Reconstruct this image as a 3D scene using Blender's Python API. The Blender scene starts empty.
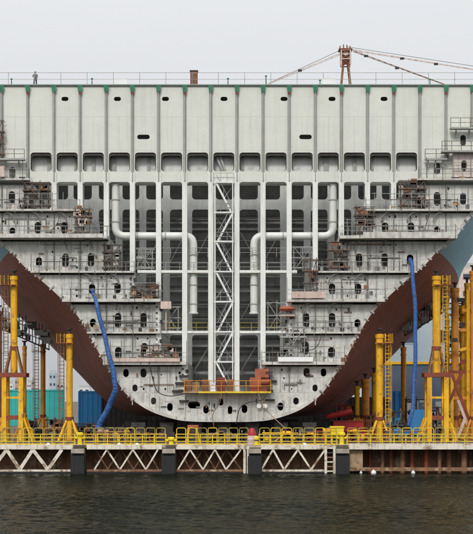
import bpy, math, random
from mathutils import Vector, Matrix
from mathutils.geometry import tessellate_polygon
random.seed(7)
R = math.radians
scene = bpy.context.scene
COL = scene.collection

# ------------------------------------------------------------------ survey of the place
# The ship's cut end stands on the plane Y = 0, the viewer 160 m in front of it, 7.8 m above the water.
D, ZC, S0, VX, VY = 160.0, 7.8, 0.115, 236.5, 400.0
def sc(Y): return S0 * (D + Y) / D
def W(px, py, Y=0.0):
    s = sc(Y); return Vector(((px - VX) * s, Y, ZC + (VY - py) * s))
def X0(px): return (px - VX) * S0
def Z0(py): return ZC + (VY - py) * S0

# ------------------------------------------------------------------ materials
def mat(name, c1, c2=None, scale=1.2, rough=0.6, metal=0.0, streak=None, sfac=0.4, rust=None, rlo=0.6, rhi=0.7, rfac=0.8, rscale=1.0,
        seams=None, bump=0.15, spec=0.4, grime=0.0, buckle=0.0):
    m = bpy.data.materials.new(name); m.use_nodes = True
    nt = m.node_tree; N = nt.nodes; L = nt.links
    b = N['Principled BSDF']
    b.inputs['Roughness'].default_value = rough; b.inputs['Metallic'].default_value = metal
    b.inputs['Specular IOR Level'].default_value = spec
    tc = N.new('ShaderNodeTexCoord'); oi = N.new('ShaderNodeObjectInfo')
    mul = N.new('ShaderNodeMath'); mul.operation = 'MULTIPLY'; mul.inputs[1].default_value = 61.0
    L.new(oi.outputs['Random'], mul.inputs[0])
    off = N.new('ShaderNodeVectorMath'); off.operation = 'ADD'
    L.new(tc.outputs['Object'], off.inputs[0]); L.new(mul.outputs[0], off.inputs[1])
    src = off.outputs[0]
    def noise(sv, detail=5.0, rgh=0.6, mapping=None):
        n = N.new('ShaderNodeTexNoise'); n.inputs['Scale'].default_value = sv
        n.inputs['Detail'].default_value = detail; n.inputs['Roughness'].default_value = rgh
        if mapping:
            mp = N.new('ShaderNodeMapping'); mp.inputs['Scale'].default_value = mapping
            L.new(src, mp.inputs['Vector']); L.new(mp.outputs[0], n.inputs['Vector'])
        else: L.new(src, n.inputs['Vector'])
        return n.outputs['Fac']
    def ramp(fac, lo, hi):
        r = N.new('ShaderNodeMapRange'); r.inputs['From Min'].default_value = lo; r.inputs['From Max'].default_value = hi
        L.new(fac, r.inputs['Value']); return r.outputs[0]
    def mixc(f, a, bcol, k=1.0):
        mx = N.new('ShaderNodeMix'); mx.data_type = 'RGBA'
        if k != 1.0:
            q = N.new('ShaderNodeMath'); q.operation = 'MULTIPLY'; q.inputs[1].default_value = k; L.new(f, q.inputs[0]); f = q.outputs[0]
        L.new(f, mx.inputs[0])
        if isinstance(a, tuple): mx.inputs[6].default_value = (*a, 1)
        else: L.new(a, mx.inputs[6])
        if isinstance(bcol, tuple): mx.inputs[7].default_value = (*bcol, 1)
        else: L.new(bcol, mx.inputs[7])
        return mx.outputs[2]
    c2 = c2 or tuple(v * 0.78 for v in c1)
    nz = noise(scale)
    col = mixc(ramp(nz, 0.35, 0.68), c1, c2)
    if streak:
        col = mixc(ramp(noise(1.0, 4.0, 0.6, (2.4, 2.4, 0.13)), 0.52, 0.72), col, streak, sfac)
    if grime:
        col = mixc(ramp(noise(5.0, 6.0, 0.7), 0.54, 0.7), col, tuple(v * 0.35 for v in c1), grime)
    if seams:
        bk = N.new('ShaderNodeTexBrick'); bk.offset = 0.5
        mp = N.new('ShaderNodeMapping'); mp.inputs['Rotation'].default_value = (R(90), 0, 0)
        L.new(tc.outputs['Object'], mp.inputs['Vector']); L.new(mp.outputs[0], bk.inputs['Vector'])
        bk.inputs['Scale'].default_value = 1.0; bk.inputs['Mortar Size'].default_value = seams[2] if len(seams) > 2 else 0.028; bk.inputs['Mortar Smooth'].default_value = 0.3
        bk.inputs['Brick Width'].default_value = seams[0]; bk.inputs['Row Height'].default_value = seams[1]
        col = mixc(bk.outputs['Fac'], col, tuple(v * 0.5 for v in c1), 0.55)
    if rust:
        col = mixc(ramp(noise(rscale, 8.0, 0.7), rlo, rhi), col, rust, rfac)
    L.new(col, b.inputs['Base Color'])
    if bump:
        bp = N.new('ShaderNodeBump'); bp.inputs['Strength'].default_value = bump; bp.inputs['Distance'].default_value = 0.05
        L.new(noise(3.0, 6.0), bp.inputs['Height'])
        if buckle:
            b3 = N.new('ShaderNodeBump'); b3.inputs['Strength'].default_value = 1.0; b3.inputs['Distance'].default_value = buckle
            L.new(noise(0.55, 2.0, 0.5), b3.inputs['Height']); L.new(b3.outputs[0], bp.inputs['Normal'])
        L.new(bp.outputs[0], b.inputs['Normal'])
    return m

RUST = (0.16, 0.07, 0.035)
M = {}
M['plate'] = mat('white_plate', (0.69, 0.70, 0.63), (0.64, 0.65, 0.59), 0.18, 0.5, streak=(0.42, 0.39, 0.33), sfac=0.22, rust=(0.30, 0.25, 0.19), rlo=0.66, rhi=0.78, rfac=0.35, seams=(3.0, 3.9, 0.02), grime=0.16, buckle=0.05)
M['tank'] = mat('tank_plate', (0.68, 0.68, 0.63), (0.50, 0.505, 0.47), 0.8, 0.6, streak=(0.21, 0.185, 0.155), sfac=0.68, rust=(0.22, 0.15, 0.10), rlo=0.57, rhi=0.70, rfac=0.6, seams=(1.5, 1.7, 0.045), grime=0.7, buckle=0.1)
M['ledge'] = mat('ledge_steel', (0.66, 0.65, 0.60), (0.45, 0.43, 0.39), 1.1, 0.6, streak=(0.22, 0.17, 0.13), sfac=0.5, rust=(0.26, 0.17, 0.11), rfac=0.7)
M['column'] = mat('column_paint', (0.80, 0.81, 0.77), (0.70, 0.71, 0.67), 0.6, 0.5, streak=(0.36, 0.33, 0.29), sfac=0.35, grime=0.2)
M['stiff'] = mat('stiffener_grey', (0.40, 0.41, 0.38), (0.33, 0.335, 0.31), 0.8, 0.6, streak=(0.25, 0.2, 0.16), sfac=0.4)
M['gunwale'] = mat('faded_green_edge', (0.24, 0.33, 0.28), (0.30, 0.32, 0.29), 2, 0.6)
M['green'] = mat('green_primer', (0.03, 0.20, 0.11), (0.02, 0.12, 0.07), 2, 0.5)
M['bulk'] = mat('bulkhead_grey', (0.58, 0.585, 0.575), (0.42, 0.425, 0.42), 0.5, 0.7, streak=(0.2, 0.2, 0.2), sfac=0.5, rust=(0.13, 0.085, 0.06), rlo=0.6, rhi=0.75, rfac=0.5)
M['frame2'] = mat('rear_frame_paint', (0.56, 0.575, 0.55), (0.42, 0.43, 0.415), 0.6, 0.6, streak=(0.25, 0.23, 0.21), sfac=0.4)
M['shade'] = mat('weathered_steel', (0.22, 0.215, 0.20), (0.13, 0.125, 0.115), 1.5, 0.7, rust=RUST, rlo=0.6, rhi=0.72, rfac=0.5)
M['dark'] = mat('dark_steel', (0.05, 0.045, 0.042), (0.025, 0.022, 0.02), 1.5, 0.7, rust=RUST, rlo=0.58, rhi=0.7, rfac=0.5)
M['maroon'] = mat('antifouling_red', (0.26, 0.076, 0.046), (0.185, 0.054, 0.034), 0.25, 0.6, streak=(0.045, 0.02, 0.018), sfac=0.5, rust=(0.36, 0.24, 0.21), rlo=0.62, rhi=0.70, rfac=0.4, rscale=0.55, seams=(7.0, 3.0), buckle=0.15)
M['blue'] = mat('topside_blue', (0.24, 0.50, 0.62), (0.18, 0.41, 0.52), 0.4, 0.5, streak=(0.2, 0.22, 0.22), sfac=0.4, rust=(0.14, 0.1, 0.09), rlo=0.6, rhi=0.68, rfac=0.6)
M['yellow'] = mat('yellow_paint', (0.84, 0.47, 0.018), (0.72, 0.36, 0.016), 0.9, 0.45, streak=(0.25, 0.09, 0.02), sfac=0.5, rust=RUST, rlo=0.56, rhi=0.64, rfac=0.8, grime=0.5)
M['yellow_rail'] = mat('yellow_rail_paint', (0.74, 0.54, 0.03), (0.58, 0.37, 0.03), 2.0, 0.5, rust=RUST, rlo=0.55, rhi=0.66, rfac=0.6)
M['bright_yellow'] = mat('bright_yellow_paint', (0.80, 0.62, 0.02), (0.68, 0.48, 0.02), 2.0, 0.45, rust=RUST, rlo=0.64, rhi=0.7)
M['olive_rail'] = mat('olive_rail_paint', (0.42, 0.36, 0.06), (0.25, 0.19, 0.05), 2.0, 0.6, rust=RUST, rlo=0.55, rhi=0.66)
M['orange'] = mat('orange_paint', (0.66, 0.28, 0.03), (0.52, 0.20, 0.025), 0.9, 0.5, streak=(0.2, 0.07, 0.02), sfac=0.5, rust=RUST, rlo=0.55, rhi=0.66, rfac=0.8)
M['brown'] = mat('rusty_brown', (0.26, 0.135, 0.07), (0.17, 0.075, 0.04), 1.5, 0.75, streak=(0.1, 0.05, 0.03), sfac=0.5, rust=(0.36, 0.2, 0.11), rlo=0.58, rhi=0.7)
M['redbrown'] = mat('oxide_red', (0.26, 0.06, 0.028), (0.17, 0.04, 0.02), 1.5, 0.65, rust=RUST)
M['orangered'] = mat('orange_red_paint', (0.42, 0.12, 0.06), (0.27, 0.075, 0.04), 1.5, 0.55, rust=RUST, rlo=0.6, rhi=0.68)
M['red'] = mat('red_paint', (0.45, 0.025, 0.03), (0.3, 0.018, 0.02), 1.5, 0.5)
M['pink'] = mat('faded_pink_primer', (0.66, 0.54, 0.48), (0.52, 0.39, 0.33), 1.0, 0.65, streak=(0.3, 0.2, 0.16), sfac=0.5, rust=RUST, rlo=0.62, rhi=0.7)
M['palepink'] = mat('pinkish_white_primer', (0.74, 0.67, 0.61), (0.62, 0.53, 0.47), 1.0, 0.65, streak=(0.35, 0.28, 0.22), sfac=0.5, rust=(0.24, 0.15, 0.1), rlo=0.62, rhi=0.7, grime=0.3)
M['scaf'] = mat('scaffold_tube', (0.15, 0.125, 0.105), (0.08, 0.066, 0.055), 3.0, 0.65, metal=0.2, rust=RUST, rlo=0.5, rhi=0.62)
M['tan'] = mat('tan_plank', (0.44, 0.31, 0.19), (0.29, 0.19, 0.11), 2.0, 0.8, rust=(0.14, 0.09, 0.06), rlo=0.58, rhi=0.66)
M['galv'] = mat('galvanised_rail', (0.42, 0.43, 0.42), (0.30, 0.29, 0.27), 2.0, 0.5, metal=0.3, rust=RUST, rlo=0.6, rhi=0.7)
M['palepipe'] = mat('pale_pipe', (0.72, 0.73, 0.69), (0.62, 0.63, 0.6), 0.5, 0.4, streak=(0.45, 0.42, 0.37), sfac=0.3)
M['whitebox'] = mat('white_cabin_paint', (0.85, 0.85, 0.84), (0.80, 0.80, 0.79), 0.8, 0.45)
M['hose'] = mat('blue_duct_fabric', (0.03, 0.115, 0.34), (0.022, 0.08, 0.26), 1.5, 0.55, streak=(0.15, 0.21, 0.34), sfac=0.5, bump=0.5)
M['truss'] = mat('truss_white', (0.76, 0.71, 0.61), (0.60, 0.53, 0.42), 1.0, 0.6, streak=(0.24, 0.15, 0.08), sfac=0.75, rust=RUST, rlo=0.53, rhi=0.62, rfac=0.8)
M['rubber'] = mat('black_rubber', (0.018, 0.018, 0.02), (0.012, 0.012, 0.013), 1.5, 0.65)
M['concrete'] = mat('stained_concrete', (0.44, 0.39, 0.32), (0.30, 0.25, 0.2), 1.0, 0.85, streak=(0.12, 0.08, 0.06), sfac=0.6, rust=(0.15, 0.1, 0.07), grime=0.4)
M['quaywall'] = mat('quay_wall', (0.30, 0.16, 0.085), (0.12, 0.06, 0.036), 0.6, 0.9, streak=(0.025, 0.016, 0.012), sfac=0.65, rust=(0.62, 0.47, 0.30), rlo=0.54, rhi=0.66, rfac=0.75, rscale=0.6)
M['yard'] = mat('yard_ground', (0.14, 0.12, 0.10), (0.08, 0.07, 0.06), 0.4, 0.9, rust=(0.16, 0.1, 0.06), rlo=0.55, rhi=0.7)
M['teal'] = mat('teal_sheet', (0.04, 0.46, 0.42), (0.035, 0.38, 0.36), 0.3, 0.55, streak=(0.12, 0.33, 0.3), sfac=0.4)
M['bluesheet'] = mat('blue_sheet', (0.03, 0.27, 0.60), (0.025, 0.21, 0.50), 0.3, 0.5, streak=(0.2, 0.3, 0.45), sfac=0.4)
M['shed'] = mat('pale_shed', (0.40, 0.47, 0.51), (0.33, 0.40, 0.44), 0.15, 0.7, streak=(0.25, 0.3, 0.32), sfac=0.4)
M['sheddark'] = mat('slate_shed', (0.10, 0.13, 0.19), (0.07, 0.09, 0.13), 0.2, 0.7)
M['glass'] = mat('window_dark', (0.06, 0.08, 0.1), (0.04, 0.05, 0.07), 0.3, 0.15, bump=0)
M['farwall'] = mat('far_wall', (0.62, 0.62, 0.62), (0.52, 0.53, 0.55), 0.1, 0.8)
M['farrust'] = mat('far_tower_block', (0.40, 0.30, 0.27), (0.32, 0.25, 0.22), 0.1, 0.8)
M['skin'] = mat('skin', (0.42, 0.25, 0.17), None, 6, 0.5, bump=0)
M['jacket'] = mat('grey_jacket', (0.20, 0.21, 0.23), (0.12, 0.13, 0.145), 4, 0.8)
M['trousers'] = mat('navy_trousers', (0.025, 0.03, 0.05), (0.015, 0.018, 0.03), 4, 0.85)
M['helmet'] = mat('grey_helmet', (0.32, 0.33, 0.35), None, 4, 0.4, bump=0)
M['float'] = mat('white_float', (0.8, 0.8, 0.78), (0.6, 0.58, 0.52), 3, 0.4)

# ------------------------------------------------------------------ mesh helpers
class MB:
    def __init__(s): s.v = []; s.f = []
    def box(s, x0, x1, y0, y1, z0, z1):
        x0, x1 = min(x0, x1), max(x0, x1); y0, y1 = min(y0, y1), max(y0, y1); z0, z1 = min(z0, z1), max(z0, z1)
        n = len(s.v)
        s.v += [(x0,y0,z0),(x1,y0,z0),(x1,y1,z0),(x0,y1,z0),(x0,y0,z1),(x1,y0,z1),(x1,y1,z1),(x0,y1,z1)]
        s.f += [tuple(n+i for i in q) for q in ((0,3,2,1),(4,5,6,7),(0,1,5,4),(1,2,6,5),(2,3,7,6),(3,0,4,7))]
        return s
    def cbox(s, c, sx, sy, sz): return s.box(c[0]-sx/2, c[0]+sx/2, c[1]-sy/2, c[1]+sy/2, c[2]-sz/2, c[2]+sz/2)
    def bar(s, p, q, w, d):
        p = Vector(p); q = Vector(q); t = (q-p).normalized()
        a = Vector((0,1,0)) if abs(t.y) < 0.9 else Vector((1,0,0))
        u = t.cross(a).normalized(); v = t.cross(u).normalized()
        n = len(s.v)
        for c in (p, q):
            for su, sv in ((-1,-1),(1,-1),(1,1),(-1,1)): s.v.append(tuple(c + u*su*w/2 + v*sv*d/2))
        s.f += [(n,n+1,n+2,n+3),(n+7,n+6,n+5,n+4)] + [(n+i, n+4+i, n+4+(i+1)%4, n+(i+1)%4) for i in range(4)]
        return s
    def path(s, pts, r, n=8, closed=False):
        pts = [Vector(p) for p in pts]; k = len(pts)
        rs = r if isinstance(r, (list, tuple)) else [r]*k
        u = None; base = len(s.v)
        for i, p in enumerate(pts):
            if closed: t = (pts[(i+1)%k] - pts[i-1]).normalized()
            else:
                a = pts[max(i-1,0)]; b = pts[min(i+1,k-1)]; t = (b-a).normalized()
            if u is None:
                u = t.cross(Vector((0,1,0)) if abs(t.y) < 0.9 else Vector((1,0,0))).normalized()
            else: u = (u - t*u.dot(t)).normalized()
            v = t.cross(u)
            for j in range(n):
                an = 2*math.pi*j/n; s.v.append(tuple(p + (u*math.cos(an)+v*math.sin(an))*rs[i]))
        for i in range(k if closed else k-1):
            i2 = (i+1) % k
            for j in range(n):
                s.f.append((base+i*n+j, base+i*n+(j+1)%n, base+i2*n+(j+1)%n, base+i2*n+j))
        if not closed:
            s.f.append(tuple(base+j for j in reversed(range(n)))); s.f.append(tuple(base+(k-1)*n+j for j in range(n)))
        return s
    def tube(s, p, q, r, n=6): return s.path([p, q], r, n)
    def lathe(s, c, prof, n=16):            # prof: (radius, z)
        base = len(s.v); c = Vector(c)
        for r, z in prof:
            for j in range(n):
                a = 2*math.pi*j/n; s.v.append((c.x+r*math.cos(a), c.y+r*math.sin(a), c.z+z))
        for i in range(len(prof)-1):
            for j in range(n): s.f.append((base+i*n+j, base+i*n+(j+1)%n, base+(i+1)*n+(j+1)%n, base+(i+1)*n+j))
        s.f.append(tuple(base+j for j in reversed(range(n)))); s.f.append(tuple(base+(len(prof)-1)*n+j for j in range(n)))
        return s
    def plate(s, outer, holes, y0, y1):     # outline in XZ, standing between y0 and y1
        loops = [outer] + holes
        tri = tessellate_polygon([[Vector((x, z, 0)) for x, z in lp] for lp in loops])
        n = len(s.v); flat = [p for lp in loops for p in lp]; k = len(flat)
        s.v += [(x, y0, z) for x, z in flat] + [(x, y1, z) for x, z in flat]
        for t in tri:
            a, b, c = [flat[i] for i in t]
            ar = (b[0]-a[0])*(c[1]-a[1]) - (c[0]-a[0])*(b[1]-a[1])
            if abs(ar) < 1e-9: continue
            t = t if ar > 0 else (t[0], t[2], t[1])
            s.f.append(tuple(n+i for i in t)); s.f.append(tuple(n+k+i for i in reversed(t)))
        o = 0
        for lp in loops:
            m = len(lp)
            for i in range(m):
                a = n+o+i; b = n+o+(i+1) % m; s.f.append((a, a+k, b+k, b))
            o += m
        return s
    def build(s, name, m, parent=None, smooth=False):
        me = bpy.data.meshes.new(name)
        org = Vector(parent['_w']) if parent is not None else Vector((0,0,0))
        me.from_pydata([tuple(Vector(p)-org) for p in s.v], [], s.f); me.update()
        import bmesh
        bm = bmesh.new(); bm.from_mesh(me); bmesh.ops.recalc_face_normals(bm, faces=bm.faces); bm.to_mesh(me); bm.free()
        if smooth:
            for p in me.polygons: p.use_smooth = True
            try: me.set_sharp_from_angle(angle=R(40))
            except Exception: pass
        o = bpy.data.objects.new(name, me); COL.objects.link(o)
        me.materials.append(M[m] if isinstance(m, str) else m)
        if parent is not None: o.parent = parent; o['_w'] = parent['_w']
        else: o['_w'] = (0.0, 0.0, 0.0)
        return o
def tag(o, label, cat, group=None):
    o['label'] = label; o['category'] = cat; o['kind'] = 'thing'
    if group: o['group'] = group
    return o
def thing(name, loc, label, cat, group=None):
    o = bpy.data.objects.new(name, None); COL.objects.link(o); o.location = loc; o['_w'] = tuple(loc); o.empty_display_size = 0.3
    return tag(o, label, cat, group)
def structure(name, mb, m, **k):
    o = mb.build(name, m, **k); o['kind'] = 'structure'; return o
def dup(o, loc, label=None, parent=None):
    c = o.copy(); COL.objects.link(c)
    if parent is None: c.location = loc
    else: c.parent = parent
    if label: c['label'] = label
    for ch in list(o.children): dup(ch, None, None, c)
    return c
def lone(name, mb, m, label, cat, group=None, smooth=False):
    """one-mesh thing whose origin sits at the base of its mesh"""
    xs = [p[0] for p in mb.v]; ys = [p[1] for p in mb.v]; zs = [p[2] for p in mb.v]
    loc = Vector(((min(xs)+max(xs))/2, (min(ys)+max(ys))/2, min(zs)))
    mb.v = [tuple(Vector(p)-loc) for p in mb.v]
    o = mb.build(name, m, smooth=smooth); o.location = loc; o['_w'] = tuple(loc)
    return tag(o, label, cat, group)

def pill(cx, cy, w, h, n=8):               # rounded slot on the ship's end, in survey units
    x = X0(cx); z = Z0(cy); w *= S0/2; h *= S0/2; r = min(w, h)
    pts = []
    for qx, qz, a0 in ((w-r, h-r, 0), (-(w-r), h-r, 90), (-(w-r), -(h-r), 180), (w-r, -(h-r), 270)):
        for i in range(n+1 if n > 1 else 2):
            a = R(a0 + 90*i/n); pts.append((x+qx+r*math.cos(a), z+qz+r*math.sin(a)))
    out = []
    for p in pts:
        if not out or (abs(p[0]-out[-1][0]) + abs(p[1]-out[-1][1])) > 1e-5: out.append(p)
    if abs(out[0][0]-out[-1][0]) + abs(out[0][1]-out[-1][1]) < 1e-5: out.pop()
    return out
def rrect(x0, x1, z0, z1, r, n=4):
    pts = []
    for cx, cz, a0 in ((x1-r, z1-r, 0), (x0+r, z1-r, 90), (x0+r, z0+r, 180), (x1-r, z0+r, 270)):
        for i in range(n+1):
            a = R(a0+90*i/n); pts.append((cx+r*math.cos(a), cz+r*math.sin(a)))
    return pts

# ------------------------------------------------------------------ the setting
w = MB(); NX, NY = 470, 400; gx0, gx1, gy0, gy1 = -50.0, 50.0, -92.0, -8.5
waves = []
for k in range(34):
    lam = 0.4*(1.11**k) if k < 20 else random.uniform(0.5, 1.6)
    an = random.gauss(R(70), R(38)); waves.append((2*math.pi/lam*math.cos(an), 2*math.pi/lam*math.sin(an), random.uniform(0, 6.28), 0.0052*lam**0.4))
import numpy as np
gx = np.linspace(gx0, gx1, NX); gy = np.linspace(gy0, gy1, NY); GX, GY = np.meshgrid(gx, gy); GZ = np.zeros_like(GX)
for kx, ky, ph, am in waves: GZ += am*np.sin(kx*GX+ky*GY+ph+0.6*np.sin(0.13*GX+0.21*GY+ph*3))
fade = np.clip(np.minimum(np.minimum(GX-gx0, gx1-GX), np.minimum(GY-gy0, gy1-GY))/2.0, 0, 1); GZ *= fade*(0.75+0.5*np.sin(0.11*GX+0.07*GY)*np.sin(0.09*GY-0.05*GX))
w.v = list(zip(GX.ravel().tolist(), GY.ravel().tolist(), GZ.ravel().tolist()))
w.f = [(j*NX+i, j*NX+i+1, (j+1)*NX+i+1, (j+1)*NX+i) for j in range(NY-1) for i in range(NX-1)]
nn = len(w.v); w.v += [(-2500, -900, 0), (2500, -900, 0), (2500, 60, 0), (-2500, 60, 0)]
c00, c10, c11, c01 = 0, NX-1, NX*NY-1, NX*(NY-1)
w.f += [(nn, nn+1, c10)+tuple(range(NX-2, -1, -1)), (nn+1, nn+2, c11)+tuple(j*NX+NX-1 for j in range(NY-2, -1, -1)), (nn+2, nn+3, c01)+tuple(range(NX*(NY-1)+1, NX*NY)), (nn+3, nn, c00)+tuple(j*NX for j in range(1, NY))]
# water
wm = bpy.data.materials.new('harbour_water'); wm.use_nodes = True
nt = wm.node_tree; b = nt.nodes['Principled BSDF']
b.inputs['Base Color'].default_value = (0.020, 0.021, 0.013, 1); b.inputs['Roughness'].default_value = 0.08
b.inputs['Specular IOR Level'].default_value = 0.008; b.inputs['IOR'].default_value = 1.33
tc = nt.nodes.new('ShaderNodeTexCoord')
def wnoise(scale, mp, det):
    m_ = nt.nodes.new('ShaderNodeMapping'); m_.inputs['Scale'].default_value = mp
    n_ = nt.nodes.new('ShaderNodeTexNoise'); n_.inputs['Scale'].default_value = scale; n_.inputs['Detail'].default_value = det
    n_.inputs['Roughness'].default_value = 0.6
    nt.links.new(tc.outputs['Object'], m_.inputs[0]); nt.links.new(m_.outputs[0], n_.inputs['Vector']); return n_.outputs['Fac']
b1 = nt.nodes.new('ShaderNodeBump'); b1.inputs['Strength'].default_value = 1.0; b1.inputs['Distance'].default_value = 0.12
nt.links.new(wnoise(1.0, (0.8, 0.45, 1), 4), b1.inputs['Height'])
b2 = nt.nodes.new('ShaderNodeBump'); b2.inputs['Strength'].default_value = 0.8; b2.inputs['Distance'].default_value = 0.09
nt.links.new(wnoise(1.0, (5.0, 2.6, 1), 3), b2.inputs['Height']); nt.links.new(b1.outputs[0], b2.inputs['Normal'])
nt.links.new(b2.outputs[0], b.inputs['Normal'])
wr = nt.nodes.new('ShaderNodeMix'); wr.data_type = 'RGBA'
wr.inputs[6].default_value = (0.0035, 0.0055, 0.0035, 1); wr.inputs[7].default_value = (0.012, 0.016, 0.010, 1)
nt.links.new(wnoise(1.0, (0.5, 0.2, 1), 5), wr.inputs[0]); nt.links.new(wr.outputs[2], b.inputs['Base Color'])
structure('water', w, wm, smooth=True)
DZ = 3.0
g = MB(); g.box(-2500, 2500, -8.0, 3800, 0.05, DZ)
structure('yard_ground', g, 'yard')
ap = MB(); ap.box(-45, 45, -12.0, -8.003, 2.72, DZ-0.01)
structure('quay_apron', ap, 'concrete')
qw = MB(); 
px = -45.0
while px < 45:
    wv = random.uniform(0.9, 1.6); d_ = random.uniform(0.0, 0.35)
    qw.box(px, px+wv-0.03, -8.7-d_, -8.02, -0.5, 2.70); px += wv
structure('quay_wall', qw, 'quaywall')

# ------------------------------------------------------------------ ship section
XI = [2 + 26.1*i for i in range(-1, 20)]                # transverse frames, one bay apart; XI[i+1] is frame i
def fx(i): return 2 + 26.1*i
CX = 223.85
ship = thing('ship_section', (X0(CX), 0, Z0(422)), 'huge white cut end of a half-built ship hull with maroon bottom, propped over the quay', 'ship section')
PROF = [(0,422),(30,421.6),(48,419.5),(69,413),(84,405),(98,393.5),(109,378),(118,365),(128,347),(138,328.5),(148.5,313),(162,299),(183,280),(200,266),(212,253),(229,240.5),(240,226),(250,213),(262,195),(270,172),(274,150),(275,85)]
def catmull(P, n):
    P = [(-P[1][0], P[1][1])] + P + [P[-1]]; out = []
    for i in range(1, len(P)-2):
        for k in range(n):
            t = k/n; out.append(tuple(0.5*(2*P[i][q]+(P[i+1][q]-P[i-1][q])*t+(2*P[i-1][q]-5*P[i][q]+4*P[i+1][q]-P[i+2][q])*t*t+(3*P[i][q]-P[i-1][q]-3*P[i+1][q]+P[i+2][q])*t**3) for q in (0, 1)))
    return out + [P[-1]]
PROF = catmull(PROF, 4)
OUT_PX = [(0,416.5),(60,416.5),(85,416.2),(97,414),(114,406),(128,395),(142,379.5),(150,371),(168,354),(177,344),(194,327),(212,313),(224.5,300),(231,285),(236,270),(248,252),(256,225),(260,190),(262,150)]
PW = [(d*S0, Z0(y)) for d, y in PROF]
so = sc(40)
OW = [((VX+ (CX-VX)*160/200 + d - VX)*so - (CX-VX)*S0, ZC+(VY-y)*so) for d, y in OUT_PX]
OW[0] = (0.0, OW[0][1]); OW.append((OW[-1][0]+0.2, Z0(85)))
ZWL = 24.9
def split_prof(P, zs, n1, n2):
    def arc(pts, n):
        Ls = [0]
        for a, b_ in zip(pts, pts[1:]): Ls.append(Ls[-1]+math.dist(a, b_))
        out = []
        for i in range(n):
            t = Ls[-1]*i/(n-1); k = 0
            while k < len(Ls)-2 and Ls[k+1] < t: k += 1
            f = (t-Ls[k])/max(1e-9, Ls[k+1]-Ls[k])
            out.append((pts[k][0]+(pts[k+1][0]-pts[k][0])*f, pts[k][1]+(pts[k+1][1]-pts[k][1])*f))
        return out
    lo = [p for p in P if p[1] < zs]; hi = [p for p in P if p[1] >= zs]
    a, b_ = lo[-1], hi[0]; f = (zs-a[1])/(b_[1]-a[1]); mid = (a[0]+(b_[0]-a[0])*f, zs)
    return arc(lo+[mid], n1), arc([mid]+hi, n2)
def smooth_prof(P, k=2):
    for _ in range(k):
        P = [P[0]] + [((P[i-1][0]+2*P[i][0]+P[i+1][0])/4, (P[i-1][1]+2*P[i][1]+P[i+1][1])/4) for i in range(1, len(P)-1)] + [P[-1]]
    return P
Pl, Ph = split_prof(PW, ZWL, 60, 20); Ol, Oh = split_prof(OW, ZWL, 60, 20)
Pl = smooth_prof(Pl); Ol = smooth_prof(Ol, 4)
CXW = X0(CX)
def hullmesh(A, B, side):
    mb = MB(); Ys = [0.0, 3, 7, 12, 18, 24, 30, 35, 40, 60, 85]; n = len(A)
    for Y in Ys:
        t = min(1, Y/40); t = t*(1.25-0.25*t)
        for a, b_ in zip(A, B):
            mb.v.append((CXW + side*(a[0]+(b_[0]-a[0])*t), Y, a[1]+(b_[1]-a[1])*t))
    for i in range(len(Ys)-1):
        for j in range(n-1):
            mb.f.append((i*n+j, i*n+j+1, (i+1)*n+j+1, (i+1)*n+j))
    return mb
for s_ in (-1, 1):
    hullmesh(Pl, Ol, s_).build('hull_plating', 'maroon', ship, smooth=True)
    hullmesh(Ph, Oh, s_).build('topside_plating', 'blue', ship, smooth=True)
ec = MB(); pts = [(CXW+x, z) for x, z in Ol+Oh[1:]] + [(CXW-x, z) for x, z in reversed(Ol+Oh[1:])][:-1]
ec.plate(pts, [], 84.6, 84.9); ec.build('aft_bulkhead', 'bulk', ship)
dk = MB(); hb = PW[-1][0]; hb2 = OW[-1][0]
def deck_strip(x0a, x1a, x0b, x1b, ya, yb):
    n_ = len(dk.v)
    for z_ in (44.03, 43.89): dk.v.extend([(x0a, ya, z_), (x1a, ya, z_), (x1b, yb, z_), (x0b, yb, z_)])
    dk.f.extend([(n_, n_+1, n_+2, n_+3), (n_+7, n_+6, n_+5, n_+4)] + [(n_+i, n_+4+i, n_+4+(i+1) % 4, n_+(i+1) % 4) for i in range(4)])
HA, HB, HX = 3.2, 15.0, (fx(16.4)-CX)*S0    # the hold is still open to the sky just behind the end frame
hw = lambda y: hb+(hb2-hb)*min(1, y/40)*(1.25-0.25*min(1, y/40))
deck_strip(CXW-hb, CXW+hb, CXW-hw(HA), CXW+hw(HA), -0.25, HA)
for sg in (-1, 1): deck_strip(CXW+sg*HX, CXW+sg*hw(HA), CXW+sg*HX, CXW+sg*hw(HB), HA, HB)
deck_strip(CXW-hw(HB), CXW+hw(HB), CXW-hw(40), CXW+hw(40), HB, 40)
deck_strip(CXW-hb2, CXW+hb2, CXW-hb2, CXW+hb2, 40, 85)
dk.build('main_deck', 'stiff', ship)

def prof_x(py):                             # half breadth of the cut end at a height
    for (d0, y0), (d1, y1) in zip(PROF, PROF[1:]):
        if y1 <= py <= y0: return d0 + (d1-d0)*(y0-py)/max(1e-9, (y0-y1))
    return PROF[-1][0]
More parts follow.
